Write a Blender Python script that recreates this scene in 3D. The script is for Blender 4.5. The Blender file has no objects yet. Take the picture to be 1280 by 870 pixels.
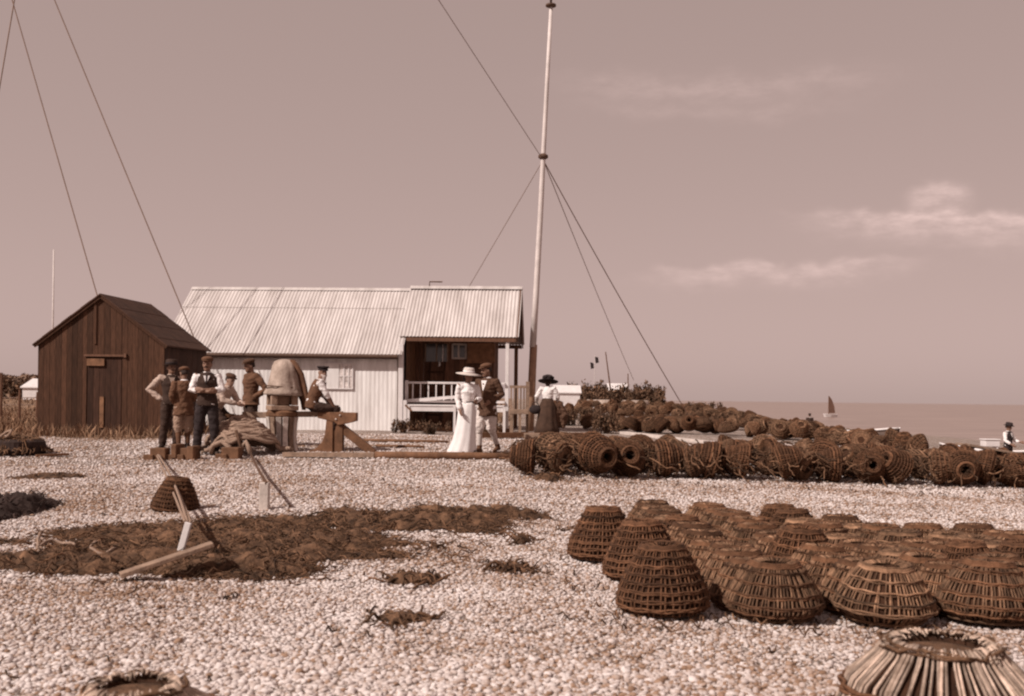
import bpy, bmesh, math, random
import numpy as np
from mathutils import Vector, Matrix, Euler, noise

R = math.radians
rnd = random.Random(7)
C = bpy.context.scene.collection
sc = bpy.context.scene

# ------------------------------------------------------------------ camera model (photo 1280 x 870, focal 1300 px)
F, HX, HY, CAMZ, ROLL = 1300.0, 640.0, 498.0, 1.4, R(0.7)
SR, CR = math.sin(ROLL), math.cos(ROLL)


def ss(a, b, x):
    t = min(1.0, max(0.0, (x - a) / (b - a)))
    return t * t * (3 - 2 * t)


def crest(y):
    """x of the top of the beach, where the shingle starts to fall to the sea"""
    return 9.6 + 0.045 * max(0.0, min(y, 110) - 30)


def g(x, y):
    """height of the ground"""
    z = 0.42 * ss(9, 26, y) + 0.55 * ss(33, 62, y)
    z -= (0.03 - 0.02 * ss(18, 34, y)) * max(0.0, min(x, 12.0)) * ss(0.0, 3.0, y + 3)
    z += 0.035 * noise.noise(Vector((x * 0.45, y * 0.45, 3.1))) + 0.012 * noise.noise(Vector((x * 1.7, y * 1.7, 8.1)))
    c = crest(y)
    if x > c:
        d = x - c
        z -= 2.9 * ss(-6, 24, d) - 2.9 * ss(-6, 24, 0)
        if d > 24:
            z -= 0.05 * min(d - 24, 60)
    return z


def at(px, py, Y):
    dx, dy = px - HX, py - HY
    u, v = dx * CR + dy * SR, -dx * SR + dy * CR
    return Vector((u / F * Y, Y, CAMZ - v / F * Y))


def gp(px, py):
    """the ground point seen at a place of the photograph"""
    Y = 3.0
    while Y < 400:
        p = at(px, py, Y)
        if p.z <= g(p.x, p.y):
            break
        Y += 0.03 + Y * 0.002
    a, b = Y - (0.03 + Y * 0.002), Y
    for _ in range(12):
        m = (a + b) / 2
        p = at(px, py, m)
        if p.z <= g(p.x, p.y): b = m
        else: a = m
    p.z = g(p.x, p.y)
    return p


# ------------------------------------------------------------------ objects
def tag(o, label=None, cat=None, group=None, kind=None):
    if label: o['label'] = label
    if cat: o['category'] = cat
    if group: o['group'] = group
    if kind: o['kind'] = kind
    return o


def thing(name, label, cat, loc=(0, 0, 0), rz=0.0, group=None):
    o = bpy.data.objects.new(name, None)
    o.empty_display_size = 0.2
    C.objects.link(o)
    o.location = loc
    o.rotation_euler = (0, 0, rz)
    return tag(o, label, cat, group)


class MB:
    """collects shapes, builds them as ONE mesh object"""
    def __init__(s):
        s.v, s.f, s.t, s.m = [], [], [], []
        s.tone, s.mi = 0.5, 0

    def add(s, vs, fs):
        n = len(s.v)
        s.v.extend(Vector(v) for v in vs)
        s.t.extend([s.tone] * len(vs))
        for f in fs:
            s.f.append([i + n for i in f]); s.m.append(s.mi)

    def box(s, a, b, M=None):
        x0, y0, z0 = a; x1, y1, z1 = b
        vs = [Vector(p) for p in ((x0, y0, z0), (x1, y0, z0), (x1, y1, z0), (x0, y1, z0), (x0, y0, z1), (x1, y0, z1), (x1, y1, z1), (x0, y1, z1))]
        if M is not None: vs = [M @ v for v in vs]
        s.add(vs, [(0, 3, 2, 1), (4, 5, 6, 7), (0, 1, 5, 4), (1, 2, 6, 5), (2, 3, 7, 6), (3, 0, 4, 7)])

    def bar(s, p, q, w, h=None, up=(0, 0, 1)):
        """a squared timber from p to q"""
        p, q = Vector(p), Vector(q)
        h = h or w
        d = (q - p).normalized()
        up = Vector(up)
        if abs(d.dot(up)) > 0.95: up = Vector((0, 1, 0))
        a = d.cross(up).normalized() * w / 2
        b = a.cross(d).normalized() * h / 2
        vs = [p - a - b, p + a - b, p + a + b, p - a + b, q - a - b, q + a - b, q + a + b, q - a + b]
        s.add(vs, [(0, 1, 2, 3), (4, 7, 6, 5), (0, 4, 5, 1), (1, 5, 6, 2), (2, 6, 7, 3), (3, 7, 4, 0)])

    def tube(s, pts, rad, n=8, caps=True, ry=None, axis=None):
        """a tube along pts; rad one radius or one per point; ry a second radius across; axis keeps the rings' x axis"""
        pts = [Vector(p) for p in pts]
        k = len(pts)
        if not hasattr(rad, '__len__'): rad = [rad] * k
        if ry is None: ry = rad
        elif not hasattr(ry, '__len__'): ry = [ry] * k
        vs = []
        prev = None
        for i, p in enumerate(pts):
            d = (pts[min(i + 1, k - 1)] - pts[max(i - 1, 0)])
            d = d.normalized() if d.length > 1e-9 else Vector((0, 0, 1))
            if axis is not None:
                a = Vector(axis[i] if hasattr(axis[0], '__len__') else axis)
                a = (a - d * a.dot(d)).normalized()
            else:
                if prev is None:
                    t = Vector((0, 0, 1)) if abs(d.z) < 0.9 else Vector((1, 0, 0))
                    a = d.cross(t).normalized()
                else:
                    a = (prev - d * prev.dot(d)).normalized()
            prev = a
            b = d.cross(a)
            for j in range(n):
                t = 2 * math.pi * j / n
                vs.append(p + a * math.cos(t) * rad[i] + b * math.sin(t) * ry[i])
        fs = []
        for i in range(k - 1):
            for j in range(n):
                j2 = (j + 1) % n
                fs.append((i * n + j, i * n + j2, (i + 1) * n + j2, (i + 1) * n + j))
        if caps:
            fs.append(tuple(range(n - 1, -1, -1)))
            fs.append(tuple((k - 1) * n + j for j in range(n)))
        s.add(vs, fs)

    def limb(s, pts, rad, n=12):
        """a tube with round ends"""
        pts = [Vector(p) for p in pts]
        rad = list(rad)
        d0, d1 = (pts[0] - pts[1]).normalized(), (pts[-1] - pts[-2]).normalized()
        P = [pts[0] + d0 * rad[0] * 0.9, pts[0] + d0 * rad[0] * 0.5] + pts + [pts[-1] + d1 * rad[-1] * 0.5, pts[-1] + d1 * rad[-1] * 0.9]
        Q = [rad[0] * 0.4, rad[0] * 0.85] + rad + [rad[-1] * 0.85, rad[-1] * 0.4]
        s.tube(P, Q, n)

    def lathe(s, prof, n=24, M=None, closed=False, wob=None):
        """turns a profile of (r, z) about z; wob(angle, i) scales r"""
        vs = []
        for i, (r, z) in enumerate(prof):
            for j in range(n):
                t = 2 * math.pi * j / n
                q = r * (wob(t, i) if wob else 1)
                v = Vector((q * math.cos(t), q * math.sin(t), z))
                vs.append(M @ v if M is not None else v)
        fs = []
        k = len(prof)
        for i in range(k if closed else k - 1):
            i2 = (i + 1) % k
            for j in range(n):
                j2 = (j + 1) % n
                fs.append((i * n + j, i * n + j2, i2 * n + j2, i2 * n + j))
        if not closed:
            fs.append(tuple(range(n - 1, -1, -1)))
            fs.append(tuple((k - 1) * n + j for j in range(n)))
        s.add(vs, fs)

    def ball(s, c, r, n=10, k=7, M=None):
        if not hasattr(r, '__len__'): r = (r, r, r)
        c = Vector(c)
        vs, fs = [], []
        for i in range(k + 1):
            ph = math.pi * (i + 0.02) / (k + 0.04) - math.pi / 2
            for j in range(n):
                t = 2 * math.pi * j / n
                v = Vector((r[0] * math.cos(ph) * math.cos(t), r[1] * math.cos(ph) * math.sin(t), r[2] * math.sin(ph)))
                if M is not None: v = M @ v
                vs.append(c + v)
        for i in range(k):
            for j in range(n):
                j2 = (j + 1) % n
                fs.append((i * n + j, i * n + j2, (i + 1) * n + j2, (i + 1) * n + j))
        fs.append(tuple(range(n - 1, -1, -1))); fs.append(tuple(k * n + j for j in range(n)))
        s.add(vs, fs)

    def prism(s, poly, p0, p1):
        """poly: points in 3D (planar), swept by p1 - p0"""
        d = Vector(p1) - Vector(p0)
        n = len(poly)
        vs = [Vector(p) for p in poly] + [Vector(p) + d for p in poly]
        fs = [tuple(range(n - 1, -1, -1)), tuple(range(n, 2 * n))]
        for i in range(n):
            j = (i + 1) % n
            fs.append((i, j, n + j, n + i))
        s.add(vs, fs)

    def mesh(s, name, mats):
        me = bpy.data.meshes.new(name)
        me.from_pydata([tuple(v) for v in s.v], [], s.f)
        if not isinstance(mats, (list, tuple)): mats = [mats]
        for m in mats: me.materials.append(m)
        if len(mats) > 1: me.polygons.foreach_set('material_index', s.m)
        at_ = me.attributes.new('tone', 'FLOAT', 'POINT')
        at_.data.foreach_set('value', s.t)
        me.update()
        return me

    def build(s, name, mats, parent=None, smooth=False, bevel=0.0, loc=None, rz=0.0):
        me = s.mesh(name, mats)
        bm = bmesh.new(); bm.from_mesh(me)
        bmesh.ops.recalc_face_normals(bm, faces=bm.faces)
        bm.to_mesh(me); bm.free()
        if smooth: me.polygons.foreach_set('use_smooth', [True] * len(me.polygons))
        o = bpy.data.objects.new(name, me)
        C.objects.link(o)
        if parent is not None: o.parent = parent
        if loc is not None: o.location = loc
        if rz: o.rotation_euler = (0, 0, rz)
        if bevel:
            b = o.modifiers.new('bevel', 'BEVEL'); b.width = bevel; b.segments = 2; b.limit_method = 'ANGLE'
        return o

    def fuse(s, name, mat, parent=None, voxel=0.012, smooth=3):
        wrinkle = {'trousers': .013, 'breeches': .016, 'jacket': .014, 'shirt': .013, 'waistcoat': .006, 'shawl': .02}.get(name, 0); sd = len(s.v) * .37
        """joins all the overlapping shapes to one continuous skin"""
        me = s.mesh(name, mat)
        bm = bmesh.new(); bm.from_mesh(me)
        bmesh.ops.recalc_face_normals(bm, faces=bm.faces)
        bm.to_mesh(me); bm.free()
        o = bpy.data.objects.new(name, me)
        C.objects.link(o)
        m = o.modifiers.new('r', 'REMESH'); m.mode = 'VOXEL'; m.voxel_size = voxel; m.use_smooth_shade = True
        if smooth:
            m = o.modifiers.new('s', 'SMOOTH'); m.iterations = smooth; m.factor = 0.5
        dg = bpy.context.evaluated_depsgraph_get()
        new = bpy.data.meshes.new_from_object(o.evaluated_get(dg))
        o.modifiers.clear()
        o.data = new
        new.name = name
        bpy.data.meshes.remove(me)
        if wrinkle:
            k_ = len(new.vertices)
            co = np.empty(k_ * 3, dtype=np.float32); new.vertices.foreach_get('co', co); co = co.reshape(-1, 3)
            nn = np.array([tuple(x.vector) for x in new.vertex_normals])
            am = np.array([noise.noise(Vector((c[0] * 9 + sd, c[1] * 9, c[2] * 16))) + .7 * noise.noise(Vector((c[0] * 22, c[1] * 22 + sd, c[2] * 30 + c[0] * 14))) for c in co.tolist()])
            co = co + nn * (wrinkle * am)[:, None]
            new.vertices.foreach_set('co', co.astype(np.float32).ravel()); new.update()
        if not new.materials: new.materials.append(mat)
        if parent is not None: o.parent = parent
        return o


def copy_tree(o, parent=None):
    c = o.copy(); C.objects.link(c)
    if parent is not None: c.parent = parent
    for ch in list(o.children): copy_tree(ch, c)
    return c


# ------------------------------------------------------------------ materials
def lin(c):
    return tuple(((x / 255) / 12.92 if x / 255 <= 0.04045 else ((x / 255 + 0.055) / 1.055) ** 2.4) for x in c) + (1,)


def mat(name, rgb, rough=0.85, var=0.35, scale=6.0, bump=0.0, bscale=40.0, tone=0.0, stretch=None, rnd_obj=0.0, spec=0.25, rgb2=None, detail=6):
    """rgb: albedo 0..1 linear; var: strength of the mottling; tone: strength of the per-piece variation"""
    m = bpy.data.materials.new(name); m.use_nodes = True
    nt = m.node_tree; N, L = nt.nodes, nt.links
    b = N['Principled BSDF']
    b.inputs['Roughness'].default_value = rough
    b.inputs['Specular IOR Level'].default_value = spec
    tc = N.new('ShaderNodeTexCoord')
    mp = N.new('ShaderNodeMapping'); L.new(tc.outputs['Object'], mp.inputs['Vector'])
    if stretch: mp.inputs['Scale'].default_value = stretch
    nz = N.new('ShaderNodeTexNoise'); nz.inputs['Scale'].default_value = scale; nz.inputs['Detail'].default_value = detail; nz.inputs['Roughness'].default_value = 0.65
    L.new(mp.outputs[0], nz.inputs['Vector'])
    rp = N.new('ShaderNodeValToRGB')
    c1 = rgb; c2 = rgb2 or tuple(x * 1.0 for x in rgb)
    rp.color_ramp.elements[0].position = 0.3; rp.color_ramp.elements[1].position = 0.7
    rp.color_ramp.elements[0].color = tuple(x * (1 - var) for x in c1) + (1,)
    rp.color_ramp.elements[1].color = tuple(min(1, x * (1 + var)) for x in c2) + (1,)
    L.new(nz.outputs['Fac'], rp.inputs[0])
    col = rp.outputs[0]

    def mul(col, val):
        mx = N.new('ShaderNodeMix'); mx.data_type = 'RGBA'; mx.blend_type = 'MULTIPLY'; mx.inputs['Factor'].default_value = 1
        L.new(col, mx.inputs['A']); L.new(val, mx.inputs['B'])
        return mx.outputs['Result']

    def rng(sock, k):
        mr = N.new('ShaderNodeMapRange'); mr.inputs['To Min'].default_value = 1 - k; mr.inputs['To Max'].default_value = 1 + k
        L.new(sock, mr.inputs['Value']); return mr.outputs[0]
    if tone:
        a = N.new('ShaderNodeAttribute'); a.attribute_name = 'tone'
        col = mul(col, rng(a.outputs['Fac'], tone))
    if rnd_obj:
        oi = N.new('ShaderNodeObjectInfo')
        col = mul(col, rng(oi.outputs['Random'], rnd_obj))
    L.new(col, b.inputs['Base Color'])
    if bump:
        n2 = N.new('ShaderNodeTexNoise'); n2.inputs['Scale'].default_value = bscale; n2.inputs['Detail'].default_value = 5
        L.new(mp.outputs[0], n2.inputs['Vector'])
        bp = N.new('ShaderNodeBump'); bp.inputs['Strength'].default_value = bump; bp.inputs['Distance'].default_value = 0.02
        L.new(n2.outputs['Fac'], bp.inputs['Height']); L.new(bp.outputs[0], b.inputs['Normal'])
    return m


M = {}
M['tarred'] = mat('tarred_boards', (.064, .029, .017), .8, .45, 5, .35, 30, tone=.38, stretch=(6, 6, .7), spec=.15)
M['tarred_dark_shade'] = mat('tarred_dark_shade_boards', (.05, .023, .015), .8, .4, 5, .3, 30, tone=.3, stretch=(6, 6, .7), spec=.15)  # darker copy of the tarred boards; the right wall's shade is in its colour
M['felt'] = mat('roof_felt', (.072, .034, .022), .9, .3, 4, .4, 60, tone=.2)
M['dark_wood'] = mat('dark_wood', (.13, .062, .038), .8, .4, 6, .3, 30, tone=.35, stretch=(4, 4, .6))
M['wood'] = mat('weathered_wood', (.25, .165, .12), .85, .35, 7, .35, 40, tone=.3, stretch=(1, 1, 1))
M['timber'] = mat('old_timber', (.155, .076, .042), .85, .4, 6, .4, 35, tone=.3)
M['pale_wood'] = mat('bleached_wood', (.5, .42, .38), .85, .25, 8, .3, 40, tone=.25)
M['white_paint'] = mat('white_paint', (.66, .6, .59), .6, .12, 3, .1, 30, tone=.12)
M['white_iron'] = mat('white_corrugated_iron', (.68, .62, .60), .6, .14, 2.0, .06, 18, tone=.07, rgb2=(.74, .70, .69), stretch=(2.5, 1, .35))
M['roof_iron'] = mat('galvanised_corrugated_iron', (.46, .395, .375), .6, .17, 1.6, .1, 18, tone=.05, rgb2=(.51, .455, .44), stretch=(2.2, .35, .35))
M['iron'] = mat('rusty_iron', (.10, .055, .038), .7, .4, 20, .2, 60)
M['glass'] = mat('window_glass', (.05, .035, .03), .12, .2, 3, spec=.6)
M['curtain'] = mat('curtained_glass', (.42, .34, .31), .3, .5, 9, spec=.5, rgb2=(.62, .55, .53))
M['canvas'] = mat('canvas', (.27, .19, .15), .95, .28, 4, .6, 22, rgb2=(.38, .295, .25))
M['rope'] = mat('pale_rope', (.30, .20, .15), .95, .35, 25, .8, 90)
M['rope_dark'] = mat('tarred_rope', (.10, .052, .033), .95, .4, 25, .6, 90)
M['wire'] = mat('stay_wire', (.2, .125, .095), .7, .2, 5)
M['mast_white'] = mat('mast_paint', (.58, .5, .48), .6, .15, 3, .1, 20)
M['mast_brown'] = mat('mast_wood', (.30, .175, .115), .7, .25, 5, .2, 20)
M['wicker'] = mat('wicker', (.085, .036, .017), .9, .45, 14, .3, 60, rnd_obj=.35, tone=.45, rgb2=(.11, .051, .027))
M['wicker_pale'] = mat('wicker_pale', (.11, .052, .027), .9, .5, 14, .3, 60, rnd_obj=.35, tone=.55, rgb2=(.18, .10, .06))
M['wicker_light'] = mat('wicker_bleached', (.30, .20, .145), .9, .4, 14, .4, 60, tone=.5, rgb2=(.42, .31, .25))
M['netting'] = mat('pot_dark_lining', (.044, .018, .009), .95, .4, 18, .5, 60, rnd_obj=.25)  # dark lining colour stands for the shade between the rods
M['weed'] = mat('seaweed', (.066, .030, .0155), .95, .6, 11, .8, 50, tone=.7, rgb2=(.125, .066, .038))
M['black_net'] = mat('black_net', (.040, .024, .02), .95, .4, 9, .6, 40, tone=.4)
M['skin'] = mat('skin', (.21, .115, .08), .6, .12, 12, spec=.3)
M['skin_light'] = mat('skin_light', (.33, .2, .15), .6, .12, 12, spec=.3)
M['hair'] = mat('hair', (.035, .02, .016), .8, .3, 20)
M['grey_hair'] = mat('grey_hair', (.42, .34, .31), .9, .3, 20)
M['black_cloth'] = mat('black_cloth', (.03, .02, .02), .95, .3, 8, .3, 50)
M['navy_cloth'] = mat('dark_cloth', (.045, .025, .019), .95, .3, 8, .3, 50)
M['brown_cloth'] = mat('brown_cloth', (.12, .058, .034), .95, .3, 8, .3, 50)
M['tweed'] = mat('tweed', (.085, .043, .027), .95, .35, 25, .3, 80)
M['dark_skirt'] = mat('skirt_cloth', (.058, .031, .021), .95, .35, 9, .3, 50)
M['tan_cloth'] = mat('tan_cloth', (.30, .2, .15), .95, .25, 8, .3, 50)
M['smock'] = mat('smock_cloth', (.42, .31, .26), .95, .2, 6, .3, 40)
M['white_cloth'] = mat('white_cloth', (.72, .66, .65), .9, .08, 5, .2, 40)
M['flannel'] = mat('pale_flannel', (.55, .47, .44), .95, .12, 6, .25, 40)
M['leather'] = mat('boot_leather', (.04, .024, .018), .6, .3, 10)
M['straw'] = mat('straw', (.55, .47, .43), .9, .15, 20, .3, 80)
M['bark'] = mat('bark', (.06, .035, .022), .95, .3, 8)
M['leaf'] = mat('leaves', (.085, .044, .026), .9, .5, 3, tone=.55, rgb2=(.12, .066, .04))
M['hazed_leaf'] = mat('hazed_leaves', (.17, .105, .075), .95, .35, .2, tone=.3)  # paler than the near leaves: haze of distance put into the colour
M['grass'] = mat('dry_grass', (.15, .08, .046), .95, .35, 2, tone=.5, rgb2=(.23, .135, .085))
M['pebble'] = mat('pebble', (.45, .375, .345), .85, .22, 30, tone=.5, spec=.12)
M['sail'] = mat('tan_sail', (.10, .05, .035), .9, .2, 1)
M['boat_dark'] = mat('tarred_hull', (.07, .036, .024), .6, .3, 4, tone=.2)


def pebble_material():
    m = bpy.data.materials.new('pebble'); m.use_nodes = True
    nt = m.node_tree; N, L = nt.nodes, nt.links
    b = N['Principled BSDF']; b.inputs['Roughness'].default_value = .85; b.inputs['Specular IOR Level'].default_value = .12
    a = N.new('ShaderNodeAttribute'); a.attribute_name = 'tone'
    tc = N.new('ShaderNodeTexCoord'); nz = N.new('ShaderNodeTexNoise'); nz.inputs['Scale'].default_value = 45; nz.inputs['Detail'].default_value = 4
    L.new(tc.outputs['Object'], nz.inputs['Vector'])
    ad = N.new('ShaderNodeMath'); ad.operation = 'MULTIPLY_ADD'; L.new(nz.outputs['Fac'], ad.inputs[0]); ad.inputs[1].default_value = .3; ad.inputs[2].default_value = -.13
    sm = N.new('ShaderNodeMath'); sm.operation = 'ADD'; L.new(a.outputs['Fac'], sm.inputs[0]); L.new(ad.outputs[0], sm.inputs[1])
    rp = N.new('ShaderNodeValToRGB'); e = rp.color_ramp.elements
    e[0].position = .05; e[0].color = (.21, .125, .083, 1)
    e[1].position = .95; e[1].color = (.62, .54, .52, 1)
    for p, c in ((.32, (.30, .19, .135, 1)), (.55, (.44, .355, .325, 1))):
        q = e.new(p); q.color = c
    L.new(sm.outputs[0], rp.inputs[0]); L.new(rp.outputs[0], b.inputs['Base Color'])
    return m


M['pebble'] = pebble_material()


def ground_material():
    m = bpy.data.materials.new('shingle'); m.use_nodes = True
    nt = m.node_tree; N, L = nt.nodes, nt.links
    b = N['Principled BSDF']; b.inputs['Roughness'].default_value = .9; b.inputs['Specular IOR Level'].default_value = .15
    geo = N.new('ShaderNodeNewGeometry')
    vo = N.new('ShaderNodeTexVoronoi'); vo.inputs['Scale'].default_value = 19; vo.inputs['Randomness'].default_value = 1
    L.new(geo.outputs['Position'], vo.inputs['Vector'])
    v2 = N.new('ShaderNodeTexVoronoi'); v2.feature = 'DISTANCE_TO_EDGE'; v2.inputs['Scale'].default_value = 19
    L.new(geo.outputs['Position'], v2.inputs['Vector'])
    bw = N.new('ShaderNodeRGBToBW'); L.new(vo.outputs['Color'], bw.inputs[0])
    rp = N.new('ShaderNodeValToRGB'); e = rp.color_ramp.elements
    e[0].position = .2; e[0].color = (.23, .145, .10, 1); e[1].position = .65; e[1].color = (.47, .385, .35, 1)
    L.new(bw.outputs[0], rp.inputs[0])
    # colour darkens towards the cell edges, between stones
    rr = N.new('ShaderNodeMapRange'); rr.inputs['From Max'].default_value = .16; rr.inputs['To Min'].default_value = .6
    L.new(v2.outputs['Distance'], rr.inputs['Value'])
    mx = N.new('ShaderNodeMix'); mx.data_type = 'RGBA'; mx.blend_type = 'MULTIPLY'; mx.inputs['Factor'].default_value = 1
    L.new(rp.outputs[0], mx.inputs['A']); L.new(rr.outputs[0], mx.inputs['B'])
    # broad patches of finer dark stuff, and turf from an attribute of the ground
    nz = N.new('ShaderNodeTexNoise'); nz.inputs['Scale'].default_value = .55; nz.inputs['Detail'].default_value = 7; nz.inputs['Roughness'].default_value = .62
    mpn = N.new('ShaderNodeMapping'); mpn.inputs['Scale'].default_value = (.55, 1.2, 1)
    L.new(geo.outputs['Position'], mpn.inputs['Vector']); L.new(mpn.outputs[0], nz.inputs['Vector'])
    r3 = N.new('ShaderNodeMapRange'); r3.inputs['From Min'].default_value = .30; r3.inputs['From Max'].default_value = .52; r3.inputs['To Min'].default_value = .62
    L.new(nz.outputs['Fac'], r3.inputs['Value'])
    m2 = N.new('ShaderNodeMix'); m2.data_type = 'RGBA'; m2.blend_type = 'MULTIPLY'; m2.inputs['Factor'].default_value = 1
    L.new(mx.outputs['Result'], m2.inputs['A']); L.new(r3.outputs[0], m2.inputs['B'])
    at_ = N.new('ShaderNodeAttribute'); at_.attribute_name = 'turf'
    n4 = N.new('ShaderNodeTexNoise'); n4.inputs['Scale'].default_value = 3; n4.inputs['Detail'].default_value = 8
    L.new(geo.outputs['Position'], n4.inputs['Vector'])
    rt = N.new('ShaderNodeValToRGB'); e = rt.color_ramp.elements
    e[0].position = .3; e[0].color = (.14, .078, .046, 1); e[1].position = .72; e[1].color = (.33, .215, .15, 1)
    L.new(n4.outputs['Fac'], rt.inputs[0])
    ad = N.new('ShaderNodeMath'); ad.operation = 'ADD'; L.new(at_.outputs['Fac'], ad.inputs[0])
    sb = N.new('ShaderNodeMath'); sb.operation = 'MULTIPLY_ADD'; L.new(n4.outputs['Fac'], sb.inputs[0]); sb.inputs[1].default_value = 1.2; sb.inputs[2].default_value = -.6
    L.new(sb.outputs[0], ad.inputs[1])
    st = N.new('ShaderNodeMapRange'); st.inputs['From Min'].default_value = .4; st.inputs['From Max'].default_value = .6
    L.new(ad.outputs[0], st.inputs['Value'])
    m3 = N.new('ShaderNodeMix'); m3.data_type = 'RGBA'
    L.new(st.outputs[0], m3.inputs['Factor']); L.new(m2.outputs['Result'], m3.inputs['A']); L.new(rt.outputs[0], m3.inputs['B'])
    L.new(m3.outputs['Result'], b.inputs['Base Color'])
    sm = N.new('ShaderNodeMath'); sm.operation = 'SMOOTH_MIN'; sm.inputs[1].default_value = .2; sm.inputs[2].default_value = .15
    L.new(v2.outputs['Distance'], sm.inputs[0])
    bp = N.new('ShaderNodeBump'); bp.inputs['Strength'].default_value = .7; bp.inputs['Distance'].default_value = .1
    L.new(sm.outputs[0], bp.inputs['Height']); L.new(bp.outputs[0], b.inputs['Normal'])
    return m


def sea_material():
    m = bpy.data.materials.new('sea_water'); m.use_nodes = True
    nt = m.node_tree; N, L = nt.nodes, nt.links
    b = N['Principled BSDF']; b.inputs['Base Color'].default_value = (.16, .10, .08, 1); b.inputs['Roughness'].default_value = .35
    b.inputs['Specular IOR Level'].default_value = .5
    geo = N.new('ShaderNodeNewGeometry')
    mp = N.new('ShaderNodeMapping'); mp.inputs['Scale'].default_value = (.05, .3, 1)
    L.new(geo.outputs['Position'], mp.inputs['Vector'])
    nz = N.new('ShaderNodeTexNoise'); nz.inputs['Scale'].default_value = 1.2; nz.inputs['Detail'].default_value = 6
    L.new(mp.outputs[0], nz.inputs['Vector'])
    bp = N.new('ShaderNodeBump'); bp.inputs['Strength'].default_value = .6; bp.inputs['Distance'].default_value = .6
    L.new(nz.outputs['Fac'], bp.inputs['Height']); L.new(bp.outputs[0], b.inputs['Normal'])
    rp = N.new('ShaderNodeValToRGB'); e = rp.color_ramp.elements
    e[0].position = .35; e[0].color = (.20, .135, .115, 1); e[1].position = .7; e[1].color = (.35, .25, .215, 1)
    L.new(nz.outputs['Fac'], rp.inputs[0]); L.new(rp.outputs[0], b.inputs['Base Color'])
    return m


# ------------------------------------------------------------------ light, sky, camera
SUN_AZ, SUN_EL = R(53), R(42)          # azimuth from behind the camera towards its left
TO_SUN = Vector((-math.sin(SUN_AZ) * math.cos(SUN_EL), -math.cos(SUN_AZ) * math.cos(SUN_EL), math.sin(SUN_EL)))
ld = bpy.data.lights.new('sun', 'SUN'); ld.energy = 4.9; ld.angle = R(.6); ld.color = (1, .925, .85)
lo = bpy.data.objects.new('sun', ld); C.objects.link(lo)
lo.rotation_euler = (-TO_SUN).to_track_quat('-Z', 'Y').to_euler()


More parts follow.
